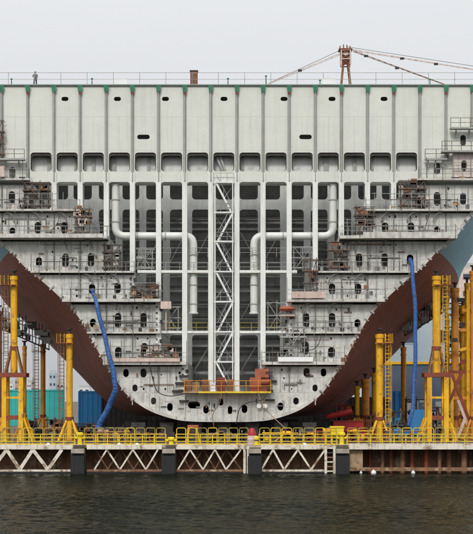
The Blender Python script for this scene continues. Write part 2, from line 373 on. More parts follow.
# --- upper web with the window row and the arched heads of the open bays
TOP, HEAD = 85.6, 182
outer = [(X0(CX-275), Z0(TOP)), (X0(CX+275), Z0(TOP))]
yy = [150, 172, 182]
for y in yy: outer.append((X0(CX+prof_x(y)), Z0(y)))
y_end = 190
cur = []
outer.append((X0(fx(16)-2.4+26.1*0), Z0(182)))
outer.append((X0(fx(16)-2.4), Z0(182.5)))
def arch(i):                                # bay between frame i and i+1, right to left
    a, b_ = fx(i)+2.4, fx(i+1)-2.4; r = 3.0; o = []
    for k in range(5):
        an = R(90*k/4); o.append((b_-r+r*math.cos(an), HEAD+r-r*math.sin(an)))
    for k in range(5):
        an = R(90+90*k/4); o.append((a+r+r*math.cos(an), HEAD+r-r*math.sin(an)))
    return o
pl = []
for i in range(15, 0, -1):
    A = arch(i)
    if i == 15: A = [(A[0][0], 186)] + A if False else A
    pl += A
    if i > 1: pl += [(fx(i)+2.4, y_end), (fx(i)-2.4, y_end)]
outer = outer[:-2]
outer += [(X0(fx(16)-2.4), Z0(182)), ]
pl = [p for p in pl]
# right shoulder and left shoulder finish on the head line
outer += [(X0(fx(16)-2.4), Z0(y_end))] + [(X0(x), Z0(y)) for x, y in pl] + [(X0(fx(1)+2.4), Z0(y_end)), (X0(fx(1)+2.4)-0.001, Z0(182))]
for y in reversed(yy): outer.append((X0(CX-prof_x(y)), Z0(y)))
clean = []
for p in outer:
    if not clean or math.dist(p, clean[-1]) > 1e-4: clean.append(p)
outer = list(reversed(clean))
holes = []
for i in range(1, 16):
    holes.append(rrect(X0(fx(i)+2.5), X0(fx(i+1)-2.5), Z0(171.6), Z0(152.6), 0.36))
for cx in (65, 117.5, 165.5, 224, 284, 332, 384): holes.append(pill(cx, 99, 7, 4.2))
for cx in (143.5, 305.5): holes.append(pill(cx, 137, 12.5, 4.6))
holes.append(pill(12.5, 173, 6, 12)); holes.append(pill(437, 168.5, 6.5, 12)); holes.append(pill(463, 140.5, 5.5, 11)); holes.append(pill(463, 167, 5.5, 10))
up = MB(); up.plate(outer, holes, -0.06, 0.06)
up.build('upper_web_plate', 'plate', ship)
# back wall, floor and ceiling of the window-row box
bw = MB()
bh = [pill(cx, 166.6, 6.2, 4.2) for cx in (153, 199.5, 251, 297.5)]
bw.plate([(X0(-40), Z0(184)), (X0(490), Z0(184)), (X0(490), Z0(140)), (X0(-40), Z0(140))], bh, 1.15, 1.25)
bw.build('box_back_plate', 'column', ship)  # back wall and floor whitened to look lit inside the recess
fl = MB(); fl.box(X0(-40), X0(490), 0.062, 1.14, Z0(181.5)-0.1, Z0(181.5)); fl.build('box_floor', 'column', ship)
ce = MB(); ce.box(X0(-40), X0(490), 0.062, 1.14, Z0(150.5), Z0(150.5)+0.1); ce.build('box_ceiling', 'dark', ship)  # dark colour puts the shade of the recess into the ceiling
dkw = MB(); dkw.box(X0(-40), X0(490), 2.05, 2.15, Z0(149), Z0(90)); dkw.build('inner_web', 'bulk', ship)
for i in range(0, 18):                       # the webs that divide the windows
    mw = MB(); mw.box(X0(fx(i))-0.06, X0(fx(i))+0.06, 0.062, 1.14, Z0(181), Z0(150.8)); mw.build('diaphragm', 'stiff', ship)
for xa, xb in ((215.5, 223), (219, 226)):
    q = MB(); q.bar((X0(xa), 0.6, Z0(152.8)), (X0(xb), 0.6, Z0(171.8)), 0.24, 0.1); q.build('web_brace', 'stiff', ship)
for i in range(1, 16):                       # face bars round each window, dark and deep-headed to paint the recess shade
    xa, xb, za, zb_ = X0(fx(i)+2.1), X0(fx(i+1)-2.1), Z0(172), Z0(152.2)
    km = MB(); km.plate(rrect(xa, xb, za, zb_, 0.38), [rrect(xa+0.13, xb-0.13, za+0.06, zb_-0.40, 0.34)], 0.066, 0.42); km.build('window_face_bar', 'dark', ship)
# --- window-row bits seen inside some bays
for i, (a, b_) in {1: (18, 22), 2: (19, 21), 3: (11, 14), 4: (4, 9), 5: (14, 17), 9: (3, 7), 12: (9, 14), 13: (12, 16), 14: (4, 7)}.items():
    q = MB(); q.box(X0(fx(i)+a), X0(fx(i)+b_), 0.95, 1.14, Z0(171.8), Z0(155)); q.build('web_stiffener', 'stiff', ship)
# --- vertical stiffeners with green tips
for i in range(-1, 20):
    x = X0(fx(i)); yb = 181.0
    if i <= 0: yb = 158
    if i == 17: yb = 158
    if i >= 18: yb = 126
    sm = MB(); sm.box(x-0.19, x+0.19, -0.16, -0.062, Z0(yb), Z0(87)); sm.box(x-0.05, x+0.05, -0.40, -0.161, Z0(yb), Z0(87))
    so_ = sm.build('stiffener', 'stiff', ship)
    tp = MB(); tp.plate([(x-0.20, Z0(92.6)), (x+0.20, Z0(92.6)), (x+0.25, Z0(89)), (x+0.31, Z0(85.8)), (x-0.31, Z0(85.8)), (x-0.25, Z0(89))], [], -0.46, -0.40)
    tp.box(x-0.055, x-0.0, -0.40, -0.165, Z0(92), Z0(86)); tp.build('tip_bracket', 'green', so_)
    if i % 2:
        rb = MB(); rb.plate([(x-0.12, Z0(95.2)), (x+0.12, Z0(95.2)), (x+0.18, Z0(92.8)), (x-0.18, Z0(92.8))], [], -0.45, -0.405); rb.build('tip_patch', 'redbrown', so_)
# --- open-bay columns
base_y = {2: 209, 3: 209.5, 4: 237, 5: 271, 6: 332, 7: 393, 8: 393, 9: 393, 10: 393, 11: 298, 12: 271, 13: 237, 14: 209.5, 15: 209}
base_y[6] = 347; base_y[11] = 345
for i, yb in base_y.items():
    x = X0(fx(i)); cm = MB()
    cm.box(x-0.29, x+0.29, -0.20, -0.065, Z0(yb), Z0(172.5)); cm.box(x-0.05, x+0.05, -0.06, 2.2, Z0(yb), Z0(181.9))
    cm.box(x-0.2, x+0.2, 2.2, 2.3, Z0(yb), Z0(181.9))
    cm.build('frame_column', 'column', ship)
# --- side tanks, step by step: (top, bottom, inner frame left, inner frame right)
LV = [(182, 210, 1, 16), (210, 237, 3, 14), (237, 271.5, 4, 13), (271.5, 300, 5, 12), (300, 332, 6, 11), (332, 362, 6, 11), (362, 393, 7, 10), (393, 421.9, None, None)]
HL = {-1: [[(12, 198, 6.5, 13.5)],
           [(12.5, 231, 6, 7), (38, 228, 6.5, 12), (64.5, 228, 6.5, 12)],
           [(39, 262, 6, 9.5), (65.5, 260.5, 6.5, 14), (91, 260, 6.5, 14)],
           [(92, 289, 6.5, 10), (117.5, 288, 6.5, 11)],
           [(93, 323, 6, 8.5), (118, 320.5, 6.5, 15), (143.5, 320.5, 6.5, 15)],
           [(118.5, 353, 7, 12), (144.5, 350, 6.5, 14)],
           [(126, 373, 5.5, 8), (143.5, 373, 6, 9), (135, 388, 5, 7), ],
           []],
      1: [[(437, 199, 6.5, 14), (463, 199, 6, 12)],
          [(385, 228, 6.5, 11), (411, 228, 6.5, 11), (437, 230, 6, 7)],
          [(359, 260.5, 6.5, 14), (384.5, 260.5, 6.5, 14), (410, 260, 6.5, 11)],
          [(332, 289, 6.5, 11), (358, 289, 6.5, 11)],
          [(306, 320.5, 6.5, 15), (332, 320.5, 6.5, 15), (357.5, 323.5, 6, 8.5)],
          [(305.5, 348, 6.5, 13), (331.5, 352.5, 7, 11)],
          [(306.5, 372.5, 6, 9), (323.5, 372.5, 5.5, 8), (315, 388, 5, 7)],
          []]}
BOT = [(153.5, 401, 5, 7), (170, 407, 5.5, 8), (206, 409.5, 5.5, 8), (221, 402, 4.5, 7), (230, 410, 4.5, 8), (244.5, 409, 5.5, 8), (280.5, 406.5, 5.5, 8), (296, 401, 5.5, 7), (194, 405, 12, 7)]
def edge(y0, y1, side, n=8):
    out = []
    for k in range(n+1):
        y = y0+(y1-y0)*k/n; out.append((X0(CX+side*prof_x(y)), Z0(y)))
    return out
for (y0, y1, il, ir), nlev in zip(LV, range(9)):
    if il is None:
        low = [(prof_x(393), 393.0)] + [(d, y) for d, y in reversed(PROF) if y > 393.4]
        poly = [(X0(CX-d), Z0(y)) for d, y in low] + [(X0(CX+d), Z0(y)) for d, y in reversed(low[:-1])]
        pm = MB(); pm.plate(poly, [pill(*h) for h in BOT], -0.06, 0.06); wp = pm.build('bottom_web_plate', 'tank', ship)
        bk_ = MB(); bk_.box(X0(CX-84), X0(CX+84), 3.4, 3.5, Z0(404), Z0(393)); bk_.build('double_bottom_wall', 'bulk', ship)
        for i in range(5, 13):
            for f in ((0.5,)) :
                x = fx(i)+26.1*f*0
                rm = MB(); yb = min(419, 421 - 0); d = abs(x-CX)
                yb = 405 if d > 70 else 413 if d > 55 else 418
                rm.box(X0(x)-0.05, X0(x)+0.05, -0.3, -0.062, Z0(yb), Z0(396)); rm.build('rib', 'ledge', wp)
        continue
    for side, fi in ((-1, il), (1, ir)):
        xin = fx(fi) + (2.6 if side < 0 else -2.6)
        yg = y0 + (4.6 if nlev in (2, 4, 6) else 3.4)
        e = edge(yg, y1, side)
        poly = e + [(X0(xin), Z0(y1)), (X0(xin), Z0(yg))]
        hl = list(HL[side][nlev]); lo_d, hi_d = abs(fx(fi)-CX)+5, min(prof_x(y1), 255)-7
        for q in range(60):
            if len(hl) >= len(HL[side][nlev])+max(3, int((hi_d-lo_d)/11)) or hi_d < lo_d: break
            hx, hy = CX+side*random.uniform(lo_d, hi_d), random.choice([yg+3.2, y1-4.0, random.uniform(yg+4, y1-4)]); r_ = random.uniform(1.3, 2.3)
            if all(abs(hx-h[0]) > 5.5 or abs(hy-h[1]) > h[3]/2+3 for h in hl): hl.append((hx, hy, r_, r_*random.uniform(1.0, 1.6)))
        pm = MB(); pm.plate(poly, [pill(h[0], h[1], h[2], h[3], 8 if h[2] > 4 else 3) for h in hl], -0.06, 0.06)
        wp = pm.build('web_plate', 'tank', ship)
        # tank back wall, inner wall
        xo = CX + side*min(prof_x(y0), prof_x(y1)) - side*4
        tb = MB(); tb.box(X0(xo), X0(xin), 3.0, 3.1, Z0(y1), Z0(y0)); tb.build('tank_back_wall', 'bulk', ship)
        iw = MB(); iw.box(X0(xin)-0.05, X0(xin)+0.05, 0.065, 22, Z0(y1-0.5), Z0(y0+0.5)); iw.build('inner_tank_wall', 'frame2', ship)
        # ribs between holes
        lim = prof_x(y1) if y1 < 393 else prof_x(393)
        holesx = [h[0] for h in HL[side][nlev]]
        k = 0
        x = fx(fi) + side*0
        while True:
            x += side*8.7; k += 1
            if abs(x-CX) > min(lim-6, 262): break
            if any(abs(x-h) < 5 for h in holesx): continue
            ya = yg+0.3; yb = y1-2.0
            rm = MB(); dp = 0.14 if k % 3 else 0.34
            rm.box(X0(x)-0.05, X0(x)+0.05, -dp, -0.062, Z0(yb), Z0(ya)); rm.build('rib', 'stiff' if k % 3 else 'shade', wp)
        # brackets under the ledge above: curved knees
        k = 0
        if nlev in (1, 2, 3, 4):
            xb = fx(fi) + side*13
            while abs(xb-CX) < min(prof_x(y1)-12, 255):
                pts = []
                for q in range(7):
                    an = R(90*q/6); pts.append((X0(xb+side*9*(1-math.sin(an))), -0.62+0.1*math.cos(an), Z0(y0+2.6+11*(1-math.cos(an)))))
                cm = MB(); cm.path(pts, 0.095, 6); cm.build('knee_bracket', 'shade', wp); xb += side*26.1
        # small hull-side stringer flats (doubler clips) on the inner edge
        for q in (0.3, 0.68):
            yq = y0+(y1-y0)*q
            lm = MB(); lm.box(X0(xin)-0.18, X0(xin)+0.18, -0.3, -0.062, Z0(yq)-0.2, Z0(yq)+0.2); lm.build('lug', 'dark', wp)
for side in (-1, 1):                         # clips, brackets and short bars left on the tank plates by the fitters
    for (y0, y1, il, ir) in LV:
        fi = (il if side < 0 else ir) if il else (9 if side < 0 else 8); lo_d, hi_d = (abs(fx(fi)-CX)+4 if il else 3), (min(prof_x(y1), 250)-8 if il else 60)
        if hi_d < lo_d: continue
        for q in range(min(7, 2+int((hi_d-lo_d)/10))):
            x = X0(CX+side*random.uniform(lo_d, hi_d)); z = Z0(random.uniform(y0+7, y1-3 if il else 411)); cm = MB()
            if random.random() < .5: cm.box(x-random.uniform(.1, .5), x+random.uniform(.1, .5), -0.22, -0.064, z-0.05, z+0.05)
            else: cm.box(x-0.07, x+0.07, -0.26, -0.064, z-random.uniform(.1, .3), z+random.uniform(.1, .3))
            cm.build('clip', random.choice(['dark', 'shade', 'stiff', 'brown']), ship)
        if il is None: continue
        q = MB(); xs = CX+side*(lo_d-2.2); 
        for k in range(5):
            zz = Z0(y0+7+(y1-y0-9)*k/4); 
            m_ = MB(); m_.box(X0(xs)-0.1, X0(xs)+0.1, -0.32, -0.064, zz-0.09, zz+0.09); m_.build('edge_clip', random.choice(['dark', 'shade']), ship)
# --- ledges: the cut ends of the stringer decks
LD = [(210, 3, 14, 0.9), (237, 4, 13, 1.6), (271.5, 5, 12, 0.8), (299.5, 6, 11, 1.3), (332, 6, 11, 0.7), (362, 7, 10, 1.2), (179.6, 1, 16, 1.0)]
LEDGE = {}
for y, il, ir, pr in LD:
    for side, fi in ((-1, il), (1, ir)):
        xin = fx(fi) + (2.3 if side < 0 else -2.3)
        if y == 210 and side < 0: xin = fx(3)+0.5
        lim = prof_x(y)-1.0 if y < 300 else prof_x(y)+0.2
        xo = CX + side*lim
        th = 0.34 if pr > 1 else 0.20
        lm = MB(); lm.box(X0(xo), X0(xin), -pr, -0.064, Z0(y)-th, Z0(y)); lm.box(X0(xo), X0(xin), -0.064, 22 if y > 185 else 2.6, Z0(y)-th*0.5, Z0(y)-0.02)
        lm.build('stringer_deck', 'ledge', ship)
        LEDGE[(y, side)] = (xo, xin, pr)
# --- edge strip along the hull curve, with lugs
for side in (-1, 1):
    em = MB(); pr_pts = []
    pts = [(d, y) for d, y in PROF if d > 45 and y > 190]
    dense = []
    for (d0, y0), (d1, y1) in zip(pts, pts[1:]):
        dense.append((d0, y0))
    dense.append(pts[-1])
    inner = []; outer_ = []
    for k, (d, y) in enumerate(dense):
        a = dense[max(0, k-1)]; c = dense[min(len(dense)-1, k+1)]
        tx, ty = c[0]-a[0], c[1]-a[1]; l = math.hypot(tx, ty); nx, ny = ty/l, -tx/l     # inward
        outer_.append((X0(CX+side*(d-nx*0.2*0)), Z0(y))); inner.append((X0(CX+side*(d+nx*3.4)), Z0(y+ny*3.4)))
    em.plate(outer_ + list(reversed(inner)), [], -0.22, -0.064); em.build('edge_strip', 'ledge', ship)
    acc = 0; last = dense[0]
    for k, (d, y) in enumerate(dense):
        acc += math.hypot(d-last[0], y-last[1]); last = (d, y)
        if acc > 5.2 and y < 402:
            acc = random.uniform(-2.5, 1.5); lg = MB(); ax, az = X0(CX+side*(d+1)), Z0(y)
            dx = random.uniform(-.15, .15); lq = random.uniform(.45, 1.15)
            lg.bar((ax-side*0.36*lq, -0.32, az+0.30*lq+dx), (ax+side*0.06*lq, -0.32, az-0.06), random.uniform(.1, .2), 0.18); lg.build('lug', random.choice(['stiff', 'ledge', 'ledge', 'stiff', 'shade', 'brown']), ship)
# --- second frame and the dark bulkhead deep in the hold
YB = 16.0
BAYLOW = {1: 210, 2: 210, 3: 237, 4: 271.5, 5: 300, 6: 362, 7: 393, 8: 393, 9: 393, 10: 362, 11: 300, 12: 271.5, 13: 237, 14: 210, 15: 210}
def hold_span(z):                            # frames between which the hold is open at a height
    if z >= Z0(182): return fx(0), fx(17)
    for (y0, y1, il, ir) in LV:
        if il is not None and Z0(y1) <= z: return fx(il)+2.7, fx(ir)-2.7
    return fx(7)+2.7, fx(10)-2.7
zb_lo, zb_hi = W(0, 199.5, YB).z, W(0, 183, YB).z
ztop = W(0, 172, YB).z
rf_h = []
for i in range(1, 16):
    xa, xb = X0(fx(i))+0.34, X0(fx(i+1))-0.34; low = Z0(BAYLOW[i])+0.35
    if i in (1, 3, 4, 5, 6): xa += 0.2
    if i in (15, 13, 12, 11, 10): xb -= 0.2
    for za, zt in ((zb_lo, zb_hi), (W(0, 331, YB).z, W(0, 209.5, YB).z), (W(0, 391, YB).z, W(0, 335, YB).z)):
        za = max(za, low)
        if zt-za > 1.4: rf_h.append(rrect(xa, xb, za, zt, 0.42))
ol = [(X0(fx(1)-0.5), ztop), (X0(fx(1)-0.5), Z0(209.6))]
for (yy_, il) in ((209.6, 3), (236.6, 4), (271, 5), (299.4, 6), (361.5, 7)):
    ol += [(X0(fx(il)+2.2), Z0(yy_))]
    nx_ = {3: 236.6, 4: 271, 5: 299.4, 6: 361.5, 7: 392.6}[il]; ol += [(X0(fx(il)+2.2), Z0(nx_))]
mir = [(2*CXW-x, z) for x, z in reversed(ol)]
rf = MB(); rf.plate(ol + mir, rf_h, YB, YB+0.25)
rf.build('rear_frame', 'frame2', ship)
rw = MB(); rw.box(X0(-30), X0(480), YB, YB+0.25, ztop+0.003, 43.7); rw.build('rear_deck_web', 'frame2', ship)
cb = MB(); z = Z0(392.5); zt = 43.7
prof = []
while z < zt:
    prof += [(21.0, z), (21.0, z+0.95), (21.55, z+1.15), (21.55, z+1.75)]; z += 2.0
for k in range(len(prof)-1):
    (y_, z_), (y2_, z2_) = prof[k], prof[k+1]; xa, xb = hold_span(z_+0.01); n_ = len(cb.v)
    cb.v += [(X0(xa), y_, z_), (X0(xb), y_, z_), (X0(xb), y2_, z2_), (X0(xa), y2_, z2_)]; cb.f.append((n_, n_+1, n_+2, n_+3))
cb.build('corrugated_bulkhead', 'bulk', ship)
for y_, mt in ((219, 'shade'), (228, 'bulk'), (240, 'stiff'), (250, 'shade'), (262, 'stiff'), (276, 'frame2'), (290, 'bulk'), (304, 'stiff'), (318, 'stiff'), (331, 'shade'), (345, 'frame2'), (358, 'stiff'), (372, 'bulk')):
    p = W(0, y_, 19); xa, xb = hold_span(p.z-0.3); hm = MB(); hm.box(X0(xa), X0(xb), 19.2, 20.6, p.z-(0.22 if y_ in (228, 262, 290, 318, 345, 372) else 0.12), p.z); hm.build('hold_stringer', mt, ship)
for i in range(5, 12):
    for (ya, yb) in ((232, 262), (292, 320), (345, 372)):
        if random.random() < 0.75 and not (i in (5, 11) and ya > 270) and not (i in (6, 10) and ya > 340):
            a = W(0, ya, 18.4).z; b_ = W(0, yb, 18.4).z; xa, xb = X0(fx(i)+4), X0(fx(i+1)-4)
            if random.random() < .5: xa, xb = xb, xa
            bm_ = MB(); bm_.tube((xa, 18.4, a), (xb, 18.4, b_), 0.07); bm_.build('hold_brace', 'frame2', ship)
hf = MB(); hf.box(X0(fx(7)), X0(fx(10)), 0.062, 22, Z0(393)-0.2, Z0(393)); hf.build('hold_floor', 'tank', ship)
# --- two big pale pipes
def bend(pts, rad, n=6):
    out = [Vector(pts[0])]
    for a, b_, c in zip(pts, pts[1:], pts[2:]):
        a, b_, c = Vector(a), Vector(b_), Vector(c); u = (a-b_).normalized(); v = (c-b_).normalized()
        for k in range(n+1):
            t = k/n; out.append(b_ + u*rad*(1-t)**2 + v*rad*t**2)
    out.append(Vector(pts[-1])); return out
for pp in ([(115.5, 184), (115.5, 236), (193.5, 236), (193.5, 313)], [(333, 184), (333, 236), (254, 236), (254, 313)]):
    pm = MB(); pm.path(bend([W(x, y, 0.75) for x, y in pp], 1.1), 0.44, 14)
    po = pm.build('pipe', 'palepipe', ship, smooth=True)
    sg = 1 if pp[0][0] < 200 else -1
    for (cx_, cy_, vert) in ((pp[0][0], 200, 1), (pp[0][0], 222, 1), (pp[0][0]+sg*22, 236, 0), (pp[0][0]+sg*50, 236, 0), (pp[2][0], 255, 1), (pp[2][0], 285, 1), (pp[2][0], 304, 1)):
        c_ = W(cx_, cy_, 0.75); q = MB()
        if vert: q.path([(c_.x, 0.75, c_.z-0.07), (c_.x, 0.75, c_.z+0.07)], 0.50, 14)
        else: q.path([(c_.x-0.07, 0.75, c_.z), (c_.x+0.07, 0.75, c_.z)], 0.50, 14)
        q.build('clamp', 'stiff', po)
    fm = MB(); e = W(*pp[-1], 0.75); fm.lathe((e.x, e.y, e.z-0.1), [(0.40, 0), (0.56, 0), (0.56, 0.16), (0.46, 0.16)], 16); fm.build('flange', 'palepipe', po)
# --- horizontal ties across the open bays
for y_, a, b_, h in ((271.5, fx(5)+5, fx(8)-2.6, 0.30), (271.5, fx(9)+2.6, fx(11)+8, 0.30), (332, fx(6)+2.6, fx(8)-2.6, 0.28), (332, fx(9)+2.6, fx(11)-2.6, 0.28)):
    tm = MB(); tm.box(X0(a), X0(b_), -0.06, 1.5, Z0(y_)-h/2, Z0(y_)+h/2); tm.build('tie_walkway', 'column', ship)
# --- guardrails
def guard(x0, x1, ybase, Y, h=1.05, step=13.0, m='galv', r=0.028, parent=ship, name='guardrail'):
    gm = MB(); a, b_ = X0(min(x0, x1)), X0(max(x0, x1)); z = Z0(ybase); n = max(1, round((b_-a)/(step*S0)))
    for k in range(n+1):
        x = a+(b_-a)*k/n; gm.tube((x, Y, z), (x, Y, z+h), r, 5)
    for q in (0.5, 1.0): gm.tube((a, Y, z+h*q), (b_, Y, z+h*q), r, 5)
    return gm.build(name, m, parent)
for (y, side), (xo, xin, pr) in LEDGE.items():
    a, b_ = max(-15, min(xo, xin)), min(488, max(xo, xin))
    guard(a, b_, y, -pr+0.06, m='galv', step=8.5)
for y_, a, b_, mt in ((271.5, fx(5)+5, fx(8)-3, 'galv'), (271.5, fx(9)+3, fx(11)+6, 'galv'), (332, fx(6)+3, fx(8)-3, 'olive_rail'), (332, fx(9)+3, fx(11)-3, 'olive_rail'), (257, fx(5)+1, fx(8)-3, 'galv'), (257, fx(9)+3, fx(12)-2, 'galv')):
    guard(a, b_, y_, 0.05, m=mt, r=0.032)
gb = MB(); gb.box(X0(-45), X0(495), -0.31, -0.255, 43.95, 44.05); gb.build('gunwale_bar', 'gunwale', ship)
# --- deck-edge railing
dg = MB(); z = 44.03
for k in range(-2, 20):
    x = X0(8+26.3*k); dg.tube((x, 0.3, z), (x, 0.3, z+1.5), 0.035, 5)
for q in (0.72, 1.48): dg.tube((X0(-40), 0.3, z+q), (X0(490), 0.3, z+q), 0.026, 5)
dg.build('deck_guardrail', 'galv', ship)
for x_, h in ((11.5, .75), (228, .8), (266, 1.1), (430, 0.7), (320, .6), (92, .8)):
    q = MB(); p = W(x_, 85, 0.1); q.lathe((p.x, 0.1, z), [(0.07, 0), (0.05, h-0.12), (0.13, h-0.1), (0.13, h)], 8); q.build('deck_vent', 'green', ship)
# --- floodlights on the bottom web
for x_ in (259, 265):
    q = MB(); p = W(x_, 406, -0.3); q.path([(p.x, -0.55, p.z), (p.x, -0.30, p.z), (p.x, -0.07, p.z)], [0.27, 0.22, 0.08], 12); q.build('work_light', 'whitebox', ship, smooth=True)
for x_, y_ in ((177, 391), (180, 383), (184, 376), (184, 401), (270, 400), (268, 391), (272, 381)):
    q = MB(); p = W(x_, y_, -0.3); q.box(p.x-0.55, p.x+0.55, -0.5, -0.065, p.z-0.11, p.z+0.11); q.build('lug', 'dark', ship)

# ------------------------------------------------------------------ stair tower in the middle bay
st = thing('stair_tower', W(224.5, 393, -0.3), 'tall white zigzag stair tower between the two middle columns of the ship end', 'stair tower')
levels = [183, 213, 242, 272, 302, 332, 362, 391.5]
xl, xr = fx(8)+3.2, fx(9)-3.2
for y_ in levels:
    lm = MB(); lm.box(X0(xl), X0(xr), -0.62, 0.55, Z0(y_)-0.08, Z0(y_)+0.08); lo_ = lm.build('landing', 'column', st)
    if y_ > 160: 
        gm = MB(); a, b_ = X0(xl), X0(xr); zz = Z0(y_)
        for q in (0.55, 1.05): gm.tube((a, -0.58, zz+q), (b_, -0.58, zz+q), 0.03, 5)
        for q in range(4): gm.tube((a+(b_-a)*q/3, -0.58, zz), (a+(b_-a)*q/3, -0.58, zz+1.05), 0.03, 5)
        gm.build('handrail', 'galv', lo_)
dirs = [-1, 1, -1, -1, 1, 1, -1]
for (ya, yb), dr in zip(zip(levels, levels[1:]), dirs):
    x_top, x_bot = (216.5, 231) if dr < 0 else (232.5, 218)
    fm = MB()
    for Y in (-0.5, 0.3): fm.bar((X0(x_top), Y, Z0(ya+1)), (X0(x_bot), Y, Z0(yb-1)), 0.20, 0.08)
    for k in range(1, 12):
        t = k/12; x = X0(x_top)+(X0(x_bot)-X0(x_top))*t; zz = Z0(ya+1)+(Z0(yb-1)-Z0(ya+1))*t
        fm.box(x-0.13, x+0.13, -0.46, 0.26, zz-0.02, zz+0.02)
    fo = fm.build('stair_flight', 'column', st)
    hm = MB(); o = 1.0
    hm.tube((X0(x_top), -0.52, Z0(ya+1)+o), (X0(x_bot), -0.52, Z0(yb-1)+o), 0.035, 5)
    for t in (0.2, 0.5, 0.8):
        x = X0(x_top)+(X0(x_bot)-X0(x_top))*t; zz = Z0(ya+1)+(Z0(yb-1)-Z0(ya+1))*t; hm.tube((x, -0.52, zz), (x, -0.52, zz+o), 0.025, 5)
    hm.build('handrail', 'galv', fo)
    dm = MB(); xa, xb = (X0(xl), X0(xr)) if dr > 0 else (X0(xr), X0(xl)); dm.tube((xa, 0.5, Z0(ya+1)), (xb, 0.5, Z0(yb-1)), 0.05, 5); dm.build('cross_brace', 'galv', st)
for x_ in (xl+1, xr-1):
    for Y in (-0.58, 0.5):
        pm = MB(); pm.box(X0(x_)-0.06, X0(x_)+0.06, Y-0.05, Y+0.05, Z0(393), Z0(182.5)); pm.build('post', 'column', st)

def spline(pts, n=8):
    P = [Vector(p) for p in pts]; P = [P[0]*2-P[1]] + P + [P[-1]*2-P[-2]]; out = []
    for i in range(1, len(P)-2):
        for k in range(n):
            t = k/n; a, b_, c, d = P[i-1:i+3]
            out.append(0.5*((2*b_)+(c-a)*t+(2*a-5*b_+4*c-d)*t*t+(3*b_-a-3*c+d)*t**3))
    out.append(P[-2]); return out
# ------------------------------------------------------------------ scaffolds on the ledges
def scaffold(x0, x1, ytop, ybase, Y0, Y1, label, mt='scaf', plank='tan', lev=3, mess=6, extra=('brown', 'dark')):
    a, b_ = X0(x0), X0(x1); zt, zb = Z0(ytop), Z0(ybase)
    t = thing('scaffold', ((a+b_)/2, (Y0+Y1)/2, zb), label, 'scaffold', 'scaffolds on the ledges of the ship end')
    n = max(2, round((b_-a)/1.1)); r = 0.045
    for k in range(n+1):
        x = a+(b_-a)*k/n
        for Y in (Y0, Y1): MB().tube((x, Y, zb), (x, Y, zt-random.uniform(0, .5)), r, 6).build('post', mt, t)
    for k in range(lev+1):
        z = zb+(zt-zb-0.3)*(k+0.3)/(lev+0.3)
        for Y in (Y0-0.05, Y1+0.05): MB().tube((a-0.25, Y, z), (b_+0.25, Y, z), r, 6).build('ledger', mt, t)
        if k < lev:
            if k % 2 == 0: MB().box(a-0.2, b_+0.2, Y0, Y1, z+0.06, z+0.13).build('plank', plank, t)
    for k in range(2):
        xa, xb = (a, b_) if k else (b_, a)
        MB().tube((xa, Y0-0.1, zb+0.1), (xb, Y0-0.1, zt-0.3), 0.04, 6).build('brace', mt, t)
    for k in range(mess):
        x = random.uniform(a, b_); z = zb + 0.15 + (zt-zb-0.8)*random.random(); sx, sz = random.uniform(.2, .6), random.uniform(.2, .7)
        x0_, x1_ = max(a-0.2, x-sx), min(b_+0.2, x+sx)
        MB().box(x0_, x1_, Y0+0.03, Y0+0.10+0.2*random.random(), z, z+sz).build('toe_board', random.choice(extra), t)
    return t
scaffold(25, 49, 181, 209.3, -0.75, -0.15, 'dark brown cluttered scaffold against the leftmost open bay of the ship end', plank='brown', mess=9, extra=('brown', 'dark', 'dark'))
scaffold(76.5, 91, 208, 236.5, -1.4, -0.3, 'tan rusty scaffold on the long bright ledge, left of the left pipe', plank='tan', mess=8, extra=('brown', 'tan', 'pink', 'dark'))
scaffold(104.5, 120, 243, 271, -0.75, -0.1, 'narrow scaffold with a yellow box under the elbow of the left pipe', plank='dark', mess=5, extra=('yellow', 'dark', 'stiff'))
scaffold(134, 159, 284, 299.2, -1.2, -0.2, 'low brown scaffold on the ledge above the two long left oval holes', plank='brown', lev=2, mess=7, extra=('brown', 'tan', 'dark', 'pink'))
scaffold(143, 176, 343, 361.5, -1.1, -0.15, 'low rusty scaffold on the pale pink kerbed ledge, left lower side of the ship end', plank='tan', lev=2, mess=10, extra=('brown', 'redbrown', 'pink', 'tan'))
scaffold(400, 424, 179, 209.3, -0.75, -0.15, 'dark brown cluttered scaffold against the rightmost open bay of the ship end', plank='brown', mess=9, extra=('brown', 'dark', 'dark'))
scaffold(355, 372, 206, 236.5, -1.4, -0.3, 'dark scaffold at the inner end of the long bright ledge, right of the right pipe', plank='dark', mess=7, extra=('dark', 'brown', 'stiff'))
scaffold(328, 347, 240, 271, -0.75, -0.1, 'brown scaffold with an olive drum under the elbow of the right pipe', plank='brown', mess=6, extra=('olive_rail', 'brown', 'dark'))
scaffold(304, 316, 258, 299, -1.2, -0.3, 'slender ladder-like scaffold rising from the pink walled ledge, right of the hold', plank='brown', mess=3, extra=('brown', 'pink'))
scaffold(282, 304, 325, 361.5, -1.1, -0.1, 'grey scaffold box on the white platform beside the lower right of the hold', mt='galv', plank='ledge', mess=4, extra=('dark', 'stiff'))
LN = {210: 'ledge under the cluttered brown scaffold', 237: 'thick white beam', 271.5: 'third ledge down from the window row', 299.5: 'ledge beside the tie beam of the hold', 332: 'ledge midway down the hold', 362: 'lowest ledge', 179.6: 'ledge under the window row'}
